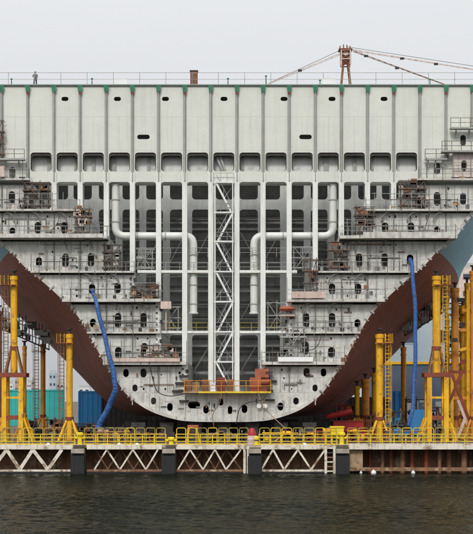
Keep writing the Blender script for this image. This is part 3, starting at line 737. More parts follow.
for (y, side), (xo, xin, pr) in LEDGE.items():
    a, b_ = max(-12, min(xo, xin)), min(485, max(xo, xin))
    if b_-a < 12: continue
    t = thing('pole_scaffold', W((a+b_)/2, y, -pr), 'thin grey pole scaffold along the %s %s' % ('left' if side < 0 else 'right', LN[y]), 'scaffold', 'thin pole scaffolds along the ledges')
    n = max(2, round((b_-a)/9)); z = Z0(y)
    for k in range(n+1):
        x = X0(a+(b_-a)*(k+random.uniform(-.25, .25))/n); x = min(max(x, X0(a)), X0(b_)); h = random.choice([1.1, 1.3, 1.9, 2.4])
        MB().tube((x, -pr-0.02, z-random.choice([0, 0.4])), (x, -pr-0.02, z+h), 0.036, 5).build('pole', random.choice(['scaf', 'scaf', 'shade', 'galv']), t)
        if random.random() < .55:
            w_, h_ = random.uniform(.12, .45), random.uniform(.12, .5); zz = z+random.choice([0, 0, random.uniform(0, 1.2)])
            MB().box(x-w_, x+w_*0.6, -pr+0.0, -pr+0.16, zz, zz+h_).build('clamp_box', random.choice(['shade', 'dark', 'brown', 'stiff', 'palepink', 'tan']), t)
    for q in (1.08, 1.75):
        xa = a+(b_-a)*random.uniform(0, .3); xb = b_-(b_-a)*random.uniform(0, .3)
        MB().tube((X0(xa), -pr-0.07, z+q), (X0(xb), -pr-0.07, z+q*random.uniform(.95, 1.05)), 0.034, 5).build('ledger', random.choice(['scaf', 'shade', 'galv']), t)
for (x0, x1, yt, yb_, lab) in ((161, 178, 304, 331.5, 'slim grey scaffold in the hold on the left mid tie beam'), (268, 286, 300, 331.5, 'slim grey scaffold in the hold on the right mid tie beam'), (138, 152, 246, 271, 'slim grey scaffold at the left end of the upper tie beam'), (294, 312, 244, 271, 'slim grey scaffold at the right end of the upper tie beam')):
    scaffold(x0, x1, yt, yb_, 0.35, 1.3, lab, mt='galv', plank='stiff', lev=2, mess=3, extra=('shade', 'stiff', 'dark'))
k = 0
for side in (-1, 1):
    for (y0, y1, il, ir) in LV[1:7]:
        fi = il if side < 0 else ir; da, db = abs(fx(fi)-CX)+6, min(prof_x(y1), 255)-10
        if db-da < 14: continue
        for q in range(2):
            d0 = random.uniform(da, da+(db-da)*.4); d1 = random.uniform(da+(db-da)*.6, db); yy_ = y0+random.choice([7.5, 9.0, 20.5, 22.5]); sg = random.choice([0, 3])
            m_ = MB(); m_.path([(X0(CX+side*d0), -0.2, Z0(yy_+5)), (X0(CX+side*d0), -0.2, Z0(yy_)), (X0(CX+side*d1), -0.2, Z0(yy_)), (X0(CX+side*d1), -0.2, Z0(yy_-sg))], random.choice([0.03, 0.045, 0.06]), 6)
            m_.build('service_pipe', random.choice(['shade', 'stiff', 'galv', 'brown']), ship)
# cables and hoses draped down the face
def cable(pts, r, m_, label):
    q = MB(); q.path(spline([W(*p) for p in pts], 8), r, 6); return lone('cable', q, m_, label, 'cable', 'cables draped down the ship end', smooth=True)
cable([(150, 365, -1.6), (153, 380, -1.0), (158, 392, -0.9), (170, 396, -1.0), (184, 394, -1.7)], 0.05, 'dark', 'black cable sagging from the lower left ledge to the work platform')
cable([(268, 393, -1.8), (262, 400, -1.9), (250, 402, -1.9), (240, 408, -1.5), (236, 424, -1.2)], 0.05, 'dark', 'black cable looping below the right end of the work platform')
cable([(258, 392, -1.8), (262, 404, -1.6), (272, 416, -1.4), (285, 428, -2.0)], 0.045, 'tan', 'pale rope slanting from the work platform to the ground by the work lights')
cable([(222, 393, -1.8), (219, 404, -1.8), (213, 414, -1.6), (214, 428, -1.4)], 0.045, 'brown', 'brown hose hanging from the middle of the work platform')
cable([(128, 240, -2.0), (126, 252, -1.2), (124, 262, -1.1), (122, 271, -1.0)], 0.045, 'dark', 'short black cable beside the narrow scaffold with the yellow box')
cable([(300, 333, -0.9), (302, 343, -1.0), (310, 350, -1.0), (318, 345, -1.0), (322, 333, -0.9)], 0.045, 'dark', 'black cable hanging in a loop under the narrow right ledge')
cable([(430, 211, -1.1), (427, 222, -1.0), (424, 232, -1.4), (424, 237, -1.8)], 0.045, 'dark', 'black cable down to the right thick white beam')
cable([(60, 211, -1.0), (58, 222, -0.9), (52, 230, -0.9), (50, 237, -1.6)], 0.045, 'dark', 'black cable down to the left thick white beam')
# pink wall and platform edges on the ledges
def panel(name, x0, x1, y0, y1, Y, d, m, label, cat):
    mb = MB(); mb.box(X0(x0), X0(x1), Y, Y+d, Z0(y1), Z0(y0))
    n = max(1, int((x1-x0)/6))
    for k in range(n+1):
        x = X0(x0)+(X0(x1)-X0(x0))*k/n; mb.box(x-0.04, x+0.04, Y-0.06, Y-0.003, Z0(y1), Z0(y0)+0.04)
    return lone(name, mb, m, label, cat)
panel('toe_wall', 291, 324, 292.5, 299, -1.5, 0.12, 'pink', 'faded pink ribbed panel along the ledge right of the hold, below the tie beam', 'panel')
panel('toe_wall', 108, 180, 358.5, 362, -1.45, 0.12, 'pink', 'long low faded pink kerb panel along the lower left ledge', 'panel')
q = MB(); q.plate(rrect(X0(452), X0(488), Z0(178.3), Z0(154.5), 0.05, 2), [pill(463, 167, 5.5, 11)], -0.75, -0.55); q.box(X0(452), X0(488), -0.9, -0.752, Z0(178.3), Z0(176.6)); q.box(X0(452), X0(453), -0.549, -0.065, Z0(178.3), Z0(154.5))
lone('cover_panel', q, 'palepink', 'pale pinkish white panel with an oval hole at the right edge, under the brown balcony', 'panel')
panel('cover_panel', -14, 6, 168, 178.5, -1.3, 0.3, 'pink', 'small pale pink boxed panel on the ledge at the left edge', 'panel')
panel('toe_wall', 278, 312, 357.5, 362, -1.45, 0.12, 'whitebox', 'low white kerb panel along the lower right platform', 'panel')
panel('toe_wall', 362, 446, 234, 240, -1.95, 0.3, 'ledge', 'long thick white beam along the right ledge, ending above the blue stripe', 'beam')
panel('toe_wall', -14, 104, 235.5, 239.5, -1.85, 0.2, 'ledge', 'long bright white beam along the left ledge, above three oval holes', 'beam')
# balconies up the sides
def balcony(x0, x1, y, label, pr=1.3):
    t = thing('balcony', W((x0+x1)/2, y, -pr/2), label, 'balcony', 'balconies on the upper sides of the ship end')
    a, b_ = X0(x0), X0(x1); z = Z0(y)
    MB().box(a, b_, -pr, -0.42, z-0.2, z).build('floor_grating', 'stiff', t)
    for k in range(3):
        x = a+(b_-a)*(k+0.5)/3; MB().plate([(x-0.06, z-0.22), (x+0.06, z-0.22), (x+0.06, z-1.0), (x-0.06, z-1.0)], [], -0.5, -0.1).build('knee_bracket', 'stiff', t)
    n = max(2, round((b_-a)/1.2))
    for k in range(n+1): MB().tube((a+(b_-a)*k/n, -pr+0.05, z), (a+(b_-a)*k/n, -pr+0.05, z+1.05), 0.035, 6).build('post', 'scaf', t)
    for q in (0.5, 1.03): MB().tube((a, -pr+0.05, z+q), (b_, -pr+0.05, z+q), 0.03, 6).build('rail', 'scaf', t)
    return t
balcony(449, 488, 129, 'topmost small balcony at the right edge, under the green stiffener tips')
balcony(424, 446, 159.5, 'small railed balcony beside the last window of the window row on the right', 1.0)
balcony(440, 488, 152.5, 'brown railed balcony just above the pale pink boxed panel', 1.6)
balcony(-14, 26, 160, 'railed balcony left of the first window of the window row')
# upper-left scaffold poles
scaffold(-8, 4, 120, 159.5, -1.2, -0.5, 'thin rusty pole scaffold on the balcony at the left edge', plank='brown', mess=2, extra=('brown', 'redbrown'))

# bottom platform in front of the hold
bp = thing('work_platform', W(228, 393, -0.8), 'long work platform with a bright yellow edge beam at the foot of the stair tower', 'platform')
MB().box(X0(184), X0(271), -1.6, -0.066, Z0(393), Z0(393)+0.18).build('platform_deck', 'tan', bp)
MB().box(X0(199), X0(271), -1.72, -1.603, Z0(393.2), Z0(391.4)).build('edge_beam', 'yellow_rail', bp)
for k in range(8):
    x = X0(185+k*12.2); MB().tube((x, -1.65, Z0(391)), (x, -1.65, Z0(380.5)), 0.045, 6).build('post', 'orange', bp)
for q in (386, 381): MB().tube((X0(185), -1.65, Z0(q)), (X0(270), -1.65, Z0(q)), 0.04, 6).build('rail', 'orange', bp)
for k, (x, wd, h, m_) in enumerate([(188, 7, 12, 'brown'), (196, 7, 9, 'tan'), (205, 6, 12, 'brown'), (213, 5, 8, 'whitebox'), (221, 8, 14, 'redbrown'), (230, 6, 12, 'brown')]):
    lab = ['brown crate at the left end of the yellow edged platform', 'low tan crate beside the leftmost brown crate on the platform', 'tall brown crate left of the small white drum box on the platform',
           'small white box between brown and dark red crates on the platform', 'tallest dark red crate at the foot of the zigzag stairs', 'brown crate right of the zigzag stairs, beside the orange-red winch'][k]
    mb = MB(); p = W(x, 391.5, -0.7); w2 = wd*S0/2; hh = h*S0
    mb.box(p.x-w2, p.x+w2, -1.2, -0.3, p.z, p.z+hh)
    for q in (0.08, 0.5, 0.92): mb.box(p.x-w2-0.03, p.x+w2+0.03, -1.25, -1.202, p.z+hh*q-0.05, p.z+hh*q+0.05)
    for sx in (-1, 1): mb.box(p.x+sx*(w2-0.06)-0.05, p.x+sx*(w2-0.06)+0.05, -1.29, -1.252, p.z, p.z+hh)
    lone('crate', mb, m_, lab, 'crate', 'crates on the work platform')
wn = thing('winch', W(258, 391.5, -0.7), 'orange-red winch machine with stacked housings at the right end of the work platform', 'winch')
p = W(258, 391.5, -0.7)
MB().box(p.x-0.95, p.x+1.05, -1.35, -0.2, p.z, p.z+0.5).build('base_skid', 'redbrown', wn)
MB().box(p.x-0.95, p.x+0.35, -1.2, -0.3, p.z+0.5, p.z+1.6).build('housing', 'orangered', wn)
MB().box(p.x-0.35, p.x+1.2, -1.1, -0.3, p.z+1.6, p.z+2.6).build('upper_housing', 'orangered', wn)
dm = MB(); dm.path([(p.x+0.35, -0.8, p.z+1.05), (p.x+1.3, -0.8, p.z+1.05)], 0.42, 14); dm.build('drum', 'redbrown', wn, smooth=True)
MB().box(p.x+0.9, p.x+1.7, -1.2, -0.4, p.z+2.1, p.z+2.25).build('arm', 'dark', wn); MB().box(p.x+0.4, p.x+1.7, -1.2, -0.4, p.z+0.5, p.z+0.62).build('arm', 'dark', wn)
# orange-red float like raft hanging at right of hold
rm = MB(); p = W(287, 309, -0.9); prof = [(0.25, -0.28), (0.8, -0.2), (0.95, 0.0), (0.7, 0.25), (0.2, 0.33)]
rm.lathe(p, prof, 16); lone('life_raft', rm, 'orangered', 'orange-red flat round raft pod beside the right column of the hold', 'raft', smooth=True)
mb = MB(); p = W(287, 314, -0.9); mb.box(p.x-0.9, p.x+0.9, -1.2, -0.1, p.z-0.25, p.z-0.08); lone('bracket_shelf', mb, 'pink', 'small pink bracket shelf just under the orange-red raft pod', 'shelf')
mb = MB(); p = W(166, 306, -0.6); mb.box(p.x-0.6, p.x+0.6, -1.1, -0.1, p.z-0.35, p.z+0.5); mb.tube((p.x, -0.6, p.z-0.35), (p.x, -0.6, p.z-2.9), 0.08, 6)
lone('hoist_box', mb, 'pink', 'small pale pink hoist box hung beside the left column of the hold', 'hoist')

# ------------------------------------------------------------------ blue ducts
def duct(pxs, r0, r1, label):
    pts = spline([W(x, y, Y) for x, y, Y in pxs], 26); n = len(pts)
    pts = [p+Vector((0.035*math.sin(j*0.17)+random.uniform(-.015, .015), random.uniform(-.02, .02), 0)) for j, p in enumerate(pts)]
    rs = [(r0+(r1-r0)*k/n)*(1.03 if k % 3 == 0 else 0.98+random.uniform(-.05, .03)) for k in range(n)]
    m_ = MB(); m_.path(pts, rs, 12)
    return lone('ventilation_duct', m_, 'hose', label, 'duct', 'blue ventilation ducts', smooth=True)
duct([(91.5, 290, 0.4), (93, 291.5, -0.7), (97, 307, -1.5), (103, 330, -1.7), (109, 355, -1.9), (114, 376, -2.1), (115, 390, -2.1), (110, 404, -1.4), (102, 420, -0.8), (98, 428, -0.6)], 0.20, 0.36, 'blue fabric duct drooping from an oval hole on the left and curling under the hull')
duct([(410, 260, 0.4), (410.5, 260, -0.9), (412, 268, -2.3), (414.5, 300, -2.7), (415.5, 340, -2.9), (414.5, 375, -2.9), (413, 405, -2.9), (409, 425, -2.9)], 0.22, 0.24, 'blue fabric duct hanging nearly straight from an oval hole on the right')

# ------------------------------------------------------------------ things on the deck
def cabin(x, label):
    t = thing('deck_box', W(x, 84, 0), label, 'box', 'white boxes on the deck'); p = W(x, 85, 0); z = 44.03
    MB().box(p.x-0.76, p.x+0.76, -0.2, 0.2, z+0.06, z+0.66).build('body', 'whitebox', t)
    MB().box(p.x-0.78, p.x+0.78, -0.22, 0.22, z, z+0.06).build('base_skid', 'stiff', t); MB().box(p.x-0.79, p.x+0.79, -0.22, 0.22, z+0.663, z+0.71).build('lid', 'whitebox', t)
cabin(121, 'white deck box standing on the left of the deck edge'); cabin(328.5, 'white deck box beside the foot of the derrick')
t = thing('control_cabinet', W(194, 84, 1.2), 'upright dark reddish brown cabinet on the deck edge', 'cabinet'); p = W(194, 85, 1.0); z = 44.03
MB().box(p.x-0.42, p.x+0.42, 0.6, 1.4, z+0.12, z+1.72).build('body', 'redbrown', t); MB().box(p.x-0.48, p.x+0.48, 0.55, 1.45, z+1.72, z+1.84).build('roof', 'dark', t)
MB().box(p.x-0.46, p.x+0.46, 0.55, 1.45, z, z+0.12).build('plinth', 'dark', t); MB().box(p.x-0.34, p.x+0.34, 0.575, 0.598, z+0.2, z+1.6).build('door', 'brown', t)
# derrick
YD = 4.0
dt = thing('derrick', W(345.5, 84, YD), 'rusty pink derrick with splayed legs on the deck edge', 'crane'); z0 = 44.03
def P(x, y, Y=YD): return W(x, y, Y)
for x_ in (340.5, 351): 
    for Y in (YD-0.5, YD+0.5):
        a = P(x_, 84); MB().tube((a.x, Y, z0), (P(345.5+(x_-345.5)*.45, 64).x, Y, P(0, 64).z), 0.11, 6).build('leg', 'brown', dt)
for x_ in (341, 350):
    for Y in (YD-0.6, YD+0.6): MB().tube((P(x_, 66).x, Y, P(0, 66).z), (P(x_, 51).x, Y, P(0, 51).z), 0.09, 6).build('mast_post', 'pink', dt)
for y_ in (65.5, 60, 55, 51):
    for Y in (YD-0.6, YD+0.6): MB().tube((P(340.5, y_).x, Y, P(0, y_).z), (P(350.5, y_).x, Y, P(0, y_).z), 0.07, 6).build('cross_bar', 'pink' if y_ < 65 else 'redbrown', dt)
for (ya, yb) in ((65.5, 60), (60, 55), (55, 51)):
    MB().tube((P(341, ya).x, YD-0.6, P(0, ya).z), (P(350, yb).x, YD-0.6, P(0, yb).z), 0.06, 6).build('brace', 'redbrown', dt)
    MB().tube((P(350, ya).x, YD-0.6, P(0, ya).z), (P(341, yb).x, YD-0.6, P(0, yb).z), 0.06, 6).build('brace', 'brown', dt)
MB().box(P(342, 0).x, P(349, 0).x, YD-0.5, YD+0.5, P(0, 63).z, P(0, 56).z).build('winch_house', 'brown', dt)
MB().box(P(338.5, 0).x, P(352, 0).x, YD-0.7, YD+0.7, P(0, 50.8).z, P(0, 49.6).z).build('head_platform', 'redbrown', dt)
for x_ in (340, 343.5, 347, 350):
    MB().tube((P(x_, 49.6).x, YD, P(0, 49.6).z), (P(x_, 46-(x_ % 2)).x, YD, P(0, 46-(x_ % 2)).z), 0.07, 6).build('head_post', 'brown', dt)
def lattice(p, q, w_, name, m_):
    p, q = Vector(p), Vector(q); t_ = (q-p).normalized(); up_ = Vector((0, 0, 1)); n = max(4, int((q-p).length/0.7)); mb = MB()
    for k in (0, 1): mb.tube(p+up_*w_*(k-0.5), q+up_*w_*(k-0.5)*0.5, 0.034, 5)
    for k in range(n):
        a = p+(q-p)*k/n; c = p+(q-p)*(k+1)/n; s1 = 1 if k % 2 else -1; f = 1-0.5*k/n
        mb.tube(a+up_*w_/2*s1*f, c-up_*w_/2*s1*f, 0.02, 4)
    return mb.build(name, m_, dt)
lattice(P(340, 54), P(268, 84), 0.2, 'boom', 'pink'); lattice(P(352, 50), P(486, 71.5), 0.14, 'boom', 'pink'); lattice(P(353, 51), P(446, 85), 0.14, 'boom', 'brown')
MB().tube(P(345, 48), P(268, 83.5), 0.025, 4).build('stay_wire', 'dark', dt); MB().tube(P(348, 47), P(486, 68), 0.025, 4).build('stay_wire', 'dark', dt)
for x_, y_ in ((300, 70.5), (402, 58.5), (436, 64), (366, 56), (397, 68)):
    c = P(x_, y_); MB().cbox(c, 0.45, 0.3, 0.22).build('pulley_block', 'dark', dt)

# person
def skin(name, verts, edges, radii, m_, parent, sub=2, root=0):
    me = bpy.data.meshes.new(name); me.from_pydata(verts, edges, []); o = bpy.data.objects.new(name, me); COL.objects.link(o)
    md = o.modifiers.new('s', 'SKIN'); md.use_smooth_shade = True
    for k, r in enumerate(radii):
        rr = r if isinstance(r, tuple) else (r, r); me.skin_vertices[0].data[k].radius = rr
    me.skin_vertices[0].data[root].use_root = True
    sd = o.modifiers.new('d', 'SUBSURF'); sd.levels = sub; sd.render_levels = sub
    dg_ = bpy.context.evaluated_depsgraph_get(); m2 = bpy.data.meshes.new_from_object(o.evaluated_get(dg_))
    o.modifiers.clear(); o.data = m2; bpy.data.meshes.remove(me); m2.name = name; m2.materials.clear(); m2.materials.append(M[m_])
    for p_ in m2.polygons: p_.use_smooth = True
    o.parent = parent; return o
pr = W(35.3, 85, 0.9)
man = thing('person', (pr.x, 0.9, 44.03), 'person in grey jacket, dark trousers and helmet standing on the deck edge, one elbow bent', 'person')
bv = [(0,0,.93),(0,0,1.15),(0,0,1.40),(0,-.01,1.50),(0,-.02,1.60),(0,-.02,1.70),
      (.19,0,1.40),(.26,-.02,1.14),(.22,-.16,.94),(.215,-.20,.88), (-.19,0,1.40),(-.31,-.02,1.16),(-.16,-.24,1.10),(-.09,-.28,1.10),
      (.10,0,.86),(.12,-.02,.48),(.14,.02,.09),(.15,-.15,.04), (-.10,0,.86),(-.14,-.02,.48),(-.18,.02,.09),(-.19,-.15,.04)]
be = [(0,1),(1,2),(2,3),(3,4),(4,5),(2,6),(6,7),(7,8),(8,9),(2,10),(10,11),(11,12),(12,13),(0,14),(14,15),(15,16),(16,17),(0,18),(18,19),(19,20),(20,21)]
br = [(.13,.1),(.13,.1),(.15,.1),.055,.085,.075,.06,.045,.035,.03,.06,.045,.035,.03,.085,.06,.04,.035,.085,.06,.04,.035]
skin('body', bv, be, br, 'skin', man)
jv = [bv[i] for i in (0,1,2,3,6,7,8,10,11,12)]; jv[0] = (0,0,.86)
je = [(0,1),(1,2),(2,3),(2,4),(4,5),(5,6),(2,7),(7,8),(8,9)]
skin('jacket', jv, je, [(.175,.13),(.165,.125),(.19,.13),.075,.085,.068,.055,.085,.068,.055], 'jacket', man)
tv = [bv[i] for i in (0,14,15,16,18,19,20)]; skin('trousers', tv, [(0,1),(1,2),(2,3),(0,4),(4,5),(5,6)], [(.155,.12),.105,.08,.068,.105,.08,.068], 'trousers', man)
for sx in (.145, -.185):
    m_ = MB(); m_.box(pr.x+sx-0.05, pr.x+sx+0.05, 0.9-0.19, 0.9+0.1, 44.03, 44.13); m_.build('boot', 'dark', man)
hm = MB(); hm.lathe((pr.x, 0.88, 44.03+1.66), [(0.15, 0), (0.13, 0.01), (0.125, 0.06), (0.09, 0.12), (0.03, 0.145)], 14); hm.build('helmet', 'helmet', man, smooth=True)
fm = MB()
for sx in (-1, 1): fm.cbox((pr.x+sx*0.032, 0.9-0.105, 44.03+1.635), 0.022, 0.012, 0.012)
fm.build('eye', 'dark', man)
nm = MB(); nm.plate([(pr.x-0.012, 45.64-0.03), (pr.x+0.012, 45.64-0.03), (pr.x, 45.64+0.015)], [], 0.9-0.125, 0.9-0.09); nm.build('nose', 'skin', man)
for side, (hx, hy, hz) in ((1, bv[9]), (-1, bv[13])):
    for k in range(5):
        off = (k-2)*0.018; ln = (0.05, .08, .09, .085, .065)[k]
        f_ = MB(); a = Vector((pr.x+hx+off, 0.9+hy, 44.03+hz)); 
        if side > 0: f_.path([a, a+Vector((0, -0.02, -ln*.6)), a+Vector((0, -0.005, -ln))], [.010, .009, .007], 6)
        else: a = Vector((pr.x+hx, 0.9+hy, 44.03+hz+off)); f_.path([a, a+Vector((ln*.6, -0.02, 0)), a+Vector((ln, 0, 0))], [.010, .009, .007], 6)
        f_.build('finger', 'skin', man)

# ------------------------------------------------------------------ jack-up support masts on the yard
def mast(px, ytop, Y, rad, m_, label, ladder=0, frame=None, collar=None, group='support masts under the hull'):
    base = W(px, 0, Y); x = base.x; zt = W(0, ytop, Y).z; s = sc(Y)
    t = thing('support_mast', (x, Y, DZ), label, 'support mast', group)
    zb = DZ
    if frame:                                # table frame carrying the mast
        zf = W(0, frame, Y).z; hw = 8.4*s
        for sx in (-1, 1):
            for sy in (-1, 1):
                MB().box(x+sx*hw-0.27, x+sx*hw+0.27, Y+sy*0.95-0.27, Y+sy*0.95+0.27, DZ, zf-0.25).build('leg', m_, t)
        for sy in (-1, 1):
            MB().box(x-hw-0.6, x+hw+0.6, Y+sy*0.95-0.32, Y+sy*0.95+0.32, zf-0.25, zf+0.25).build('table_beam', 'redbrown', t)
            for q, mm, hh in ((0.36, 'redbrown', 0.24), (0.66, m_, 0.12)):
                z = DZ+(zf-DZ)*q; MB().box(x-hw+0.272, x+hw-0.272, Y+sy*0.95-0.2, Y+sy*0.95+0.2, z-hh, z+hh).build('tie_beam', mm, t)
            for sx in (-1, 1):
                MB().bar((x+sx*(hw+1.3), Y+sy*0.95, DZ), (x+sx*(hw+0.3), Y+sy*0.95, DZ+(zf-DZ)*0.36), 0.22, 0.22).build('foot_brace', m_, t)
        MB().box(x-hw-0.6, x+hw+0.6, Y-0.6, Y+0.6, zf+0.05, zf+0.2).build('table_top', 'redbrown', t)
        zb = zf+0.2
        for sx in (-1, 1):
            MB().bar((x+sx*hw, Y-0.6, zb), (x+sx*rad*0.8, Y-0.3, zb+2.9), 0.2, 0.2).build('brace', 'brown', t); MB().bar((x+sx*hw, Y+0.6, zb), (x+sx*rad*0.8, Y+0.3, zb+2.9), 0.2, 0.2).build('brace', 'brown', t)
        MB().lathe((x, Y, zb+2.7), [(rad*1.25, 0), (rad*1.25, 0.4)], 16).build('collar', 'redbrown', t)
    else:
        zc = DZ+2.6
        for an in (35, 145, 215, 325):
            dx, dy = math.cos(R(an)), math.sin(R(an))
            MB().bar((x+dx*1.5, Y+dy*1.3, DZ+0.1), (x+dx*rad*0.9, Y+dy*rad*0.9, zc), 0.2, 0.2).build('brace', m_, t)
        MB().lathe((x, Y, zc-0.1), [(rad*1.35, 0), (rad*1.35, 0.35)], 16).build('collar', 'redbrown', t)
        MB().box(x-1.1, x+1.1, Y-1.0, Y+1.0, DZ, DZ+0.15).build('base_plate', 'redbrown', t)
        zb = DZ+0.15
    H = zt-zb
    m2 = MB(); m2.lathe((x, Y, zb), [(rad, 0), (rad, H*0.25), (rad*1.03, H*0.25+0.01), (rad*1.03, H*0.25+0.12), (rad, H*0.25+0.13), (rad, H-1.3)], 20)
    m2.build('mast_tube', m_, t, smooth=True)
    hd = MB(); hd.lathe((x, Y, zt-1.3), [(rad*1.16, 0), (rad*1.16, 0.25), (rad*1.02, 0.26), (rad*1.02, 0.7), (rad*1.2, 0.71), (rad*1.2, 1.15), (rad*0.6, 1.2)], 20); hd.build('jack_head', m_, t, smooth=True)
    sd = MB(); sd.lathe((x, Y, zt-0.12), [(0.16, 0), (0.16, 0.5), (0.35, 0.52), (0.35, 0.68)], 12); sd.build('jack_saddle', 'dark', t)
    if ladder:
        lx = x+ladder*(rad+0.55); lm = MB(); z1 = zt-0.1; z0_ = zb if not frame else zb+0.1
        for q in (-0.27, 0.27): lm.tube((lx+q, Y-0.05, z0_), (lx+q, Y-0.05, z1), 0.05, 5)
        z = z0_+0.3
        while z < z1: lm.tube((lx-0.27, Y-0.05, z), (lx+0.27, Y-0.05, z), 0.035, 5); z += 0.42
        lo_ = lm.build('ladder', 'brown' if ladder < 0 else 'yellow', t)
        cg = MB(); z = z0_+2.2
        while z < z1:
            cg.path([(lx-0.38, Y-0.05, z), (lx-0.36, Y-0.6, z), (lx, Y-0.8, z), (lx+0.36, Y-0.6, z), (lx+0.38, Y-0.05, z)], 0.035, 5); z += 1.3
        for q in (-0.36, 0, 0.36): cg.tube((lx+q, Y-0.62 if q else Y-0.8, z0_+2.2), (lx+q, Y-0.62 if q else Y-0.8, z1), 0.028, 5)
        cg.build('ladder_cage', 'brown' if ladder < 0 else 'yellow', lo_)
        pf = MB(); pf.box(min(x-rad, lx-0.5), max(x+rad, lx+0.5), Y-1.0, Y-rad*1.25, zt-1.25, zt-1.17)
        pf.build('top_platform', 'redbrown', t)
        for q in range(3):
            xx = (lx-0.45)+0.45*q; MB().tube((xx, Y-0.95, zt-1.17), (xx, Y-0.95, zt-0.1), 0.03, 5).build('guard_post', 'yellow', t)
    return t
mast(14, 275, 1.0, 0.40, 'yellow', 'tallest yellow mast on a table frame at the far left, ladder on its left side', -1, frame=375)
mast(69.5, 333, 1.0, 0.37, 'yellow', 'shorter yellow mast with ladder on its left, beside the drooping blue duct', -1)
mast(43, 343, 26, 0.33, 'orange', 'thin dull orange mast between the two yellow masts on the left', -1)
mast(436.5, 275, 1.0, 0.46, 'yellow', 'tallest yellow mast on a table frame at right, under the blue stripe', 1, frame=375)
mast(379.5, 333, 1.0, 0.42, 'yellow', 'shorter yellow mast with a ladder at right, in front of the maroon hull', 1)
mast(403.5, 346, 26, 0.34, 'orange', 'pale orange mast standing far back beside the straight blue duct', 0)
mast(455, 287, 9, 0.46, 'orange', 'orange mast right beside the tallest mast on the right', 0)
mast(462.5, 305, 16, 0.34, 'yellow', 'shorter dull yellow mast between the orange mast and the slim mast at right', 1)
mast(447.5, 318, 22, 0.30, 'yellow', 'thin yellow mast just behind the tallest right mast, on its right', 0)
mast(374, 372, 24, 0.3, 'yellow', 'thin yellow mast half behind the ladder side of the shorter right mast', 0)
mast(24.5, 345, 20, 0.26, 'orange', 'thin orange mast just right of the tallest left mast', 0)
mast(467, 282, 12, 0.30, 'yellow', 'slim dull yellow mast near the right edge', 1)
mast(473, 270, 5, 0.36, 'orange', 'orange mast cut by the right edge of the view', 0)
mast(-1, 310, 12, 0.36, 'brown', 'rusty brown mast cut by the left edge of the view', 0)
mast(357, 385, 20, 0.33, 'yellow', 'short yellow mast beneath the curve of the hull, left of the right yellow masts', 0)
mast(365.5, 378, 20, 0.5, 'orange', 'thick short orange mast half hidden behind the shorter right yellow mast', 0)
# red braced clutter frame at far right
rt = thing('brace_frame', W(462, 440, 6), 'dark red slanted brace frame at the foot of the orange mast at right', 'frame')
for (xa, ya, xb, yb, m_) in ((452, 375, 472, 428, 'redbrown'), (450, 400, 462, 372, 'redbrown'), (452, 437, 452, 375, 'yellow'), (468, 437, 468, 290, 'yellow'), (445, 398, 480, 398, 'orange'), (447, 372, 480, 372, 'redbrown'), (458, 437, 472, 400, 'pink'), (472, 437, 458, 400, 'pink'), (460, 330, 480, 330, 'orange'), (460, 350, 480, 345, 'yellow'), (462, 310, 480, 312, 'orange')):
    bi_ = len(rt.children); a, b_ = W(xa, ya, 6+0.013*bi_), W(xb, yb, 6+0.013*bi_); MB().bar(a, b_, 0.36, 0.3).build('brace', m_, rt)
for (xa, ya) in ((455, 340), (462, 325), (470, 355), (463, 362), (471, 300), (461, 300)):
    a = W(xa, ya, 6.8); MB().cbox(a, random.uniform(.5, 1.1), 0.4, random.uniform(.4, .9)).build('clamp', random.choice(['dark', 'redbrown', 'brown']), rt)
# dark hanging scaffold bundles under the flare
def under(x0, y0, x1, y1, Y, label):
    a, b_ = W(x0, y0, Y), W(x1, y1, Y)
    t = thing('hanging_scaffold', ((a.x+b_.x)/2, Y, min(a.z, b_.z)), label, 'scaffold', 'scaffolds hung under the hull flare')
    n = 16
    for k in range(n+1):
        p_ = a+(b_-a)*k/n; h = random.uniform(1.0, 2.2)
        MB().tube((p_.x, Y, p_.z), (p_.x, Y, p_.z+h+1.2), 0.07, 5).build('post', 'dark', t)
    for o_ in (0.05, 0.9, 1.8): MB().bar(a+Vector((0, 0, o_)), b_+Vector((0, 0, o_)), 0.16, 1.4 if o_ < 0.5 else 0.1).build('ledger', 'stiff' if o_ > .5 else 'dark', t)
    for k in range(34):
        p_ = a+(b_-a)*random.random(); MB().cbox((p_.x, Y+random.uniform(-.4, .4), p_.z+random.uniform(.3, 2.6)), random.uniform(.3, 1.3), 0.3, random.uniform(.2, .9)).build('netting', random.choice(['dark', 'shade', 'shade', 'stiff']), t)
under(-4, 327, 49, 350, 24, 'dark grey scaffold slung under the left flare beside the tallest left mast')
under(405, 336, 449, 309, 24, 'dark grey scaffold slung under the right flare behind the straight blue duct')

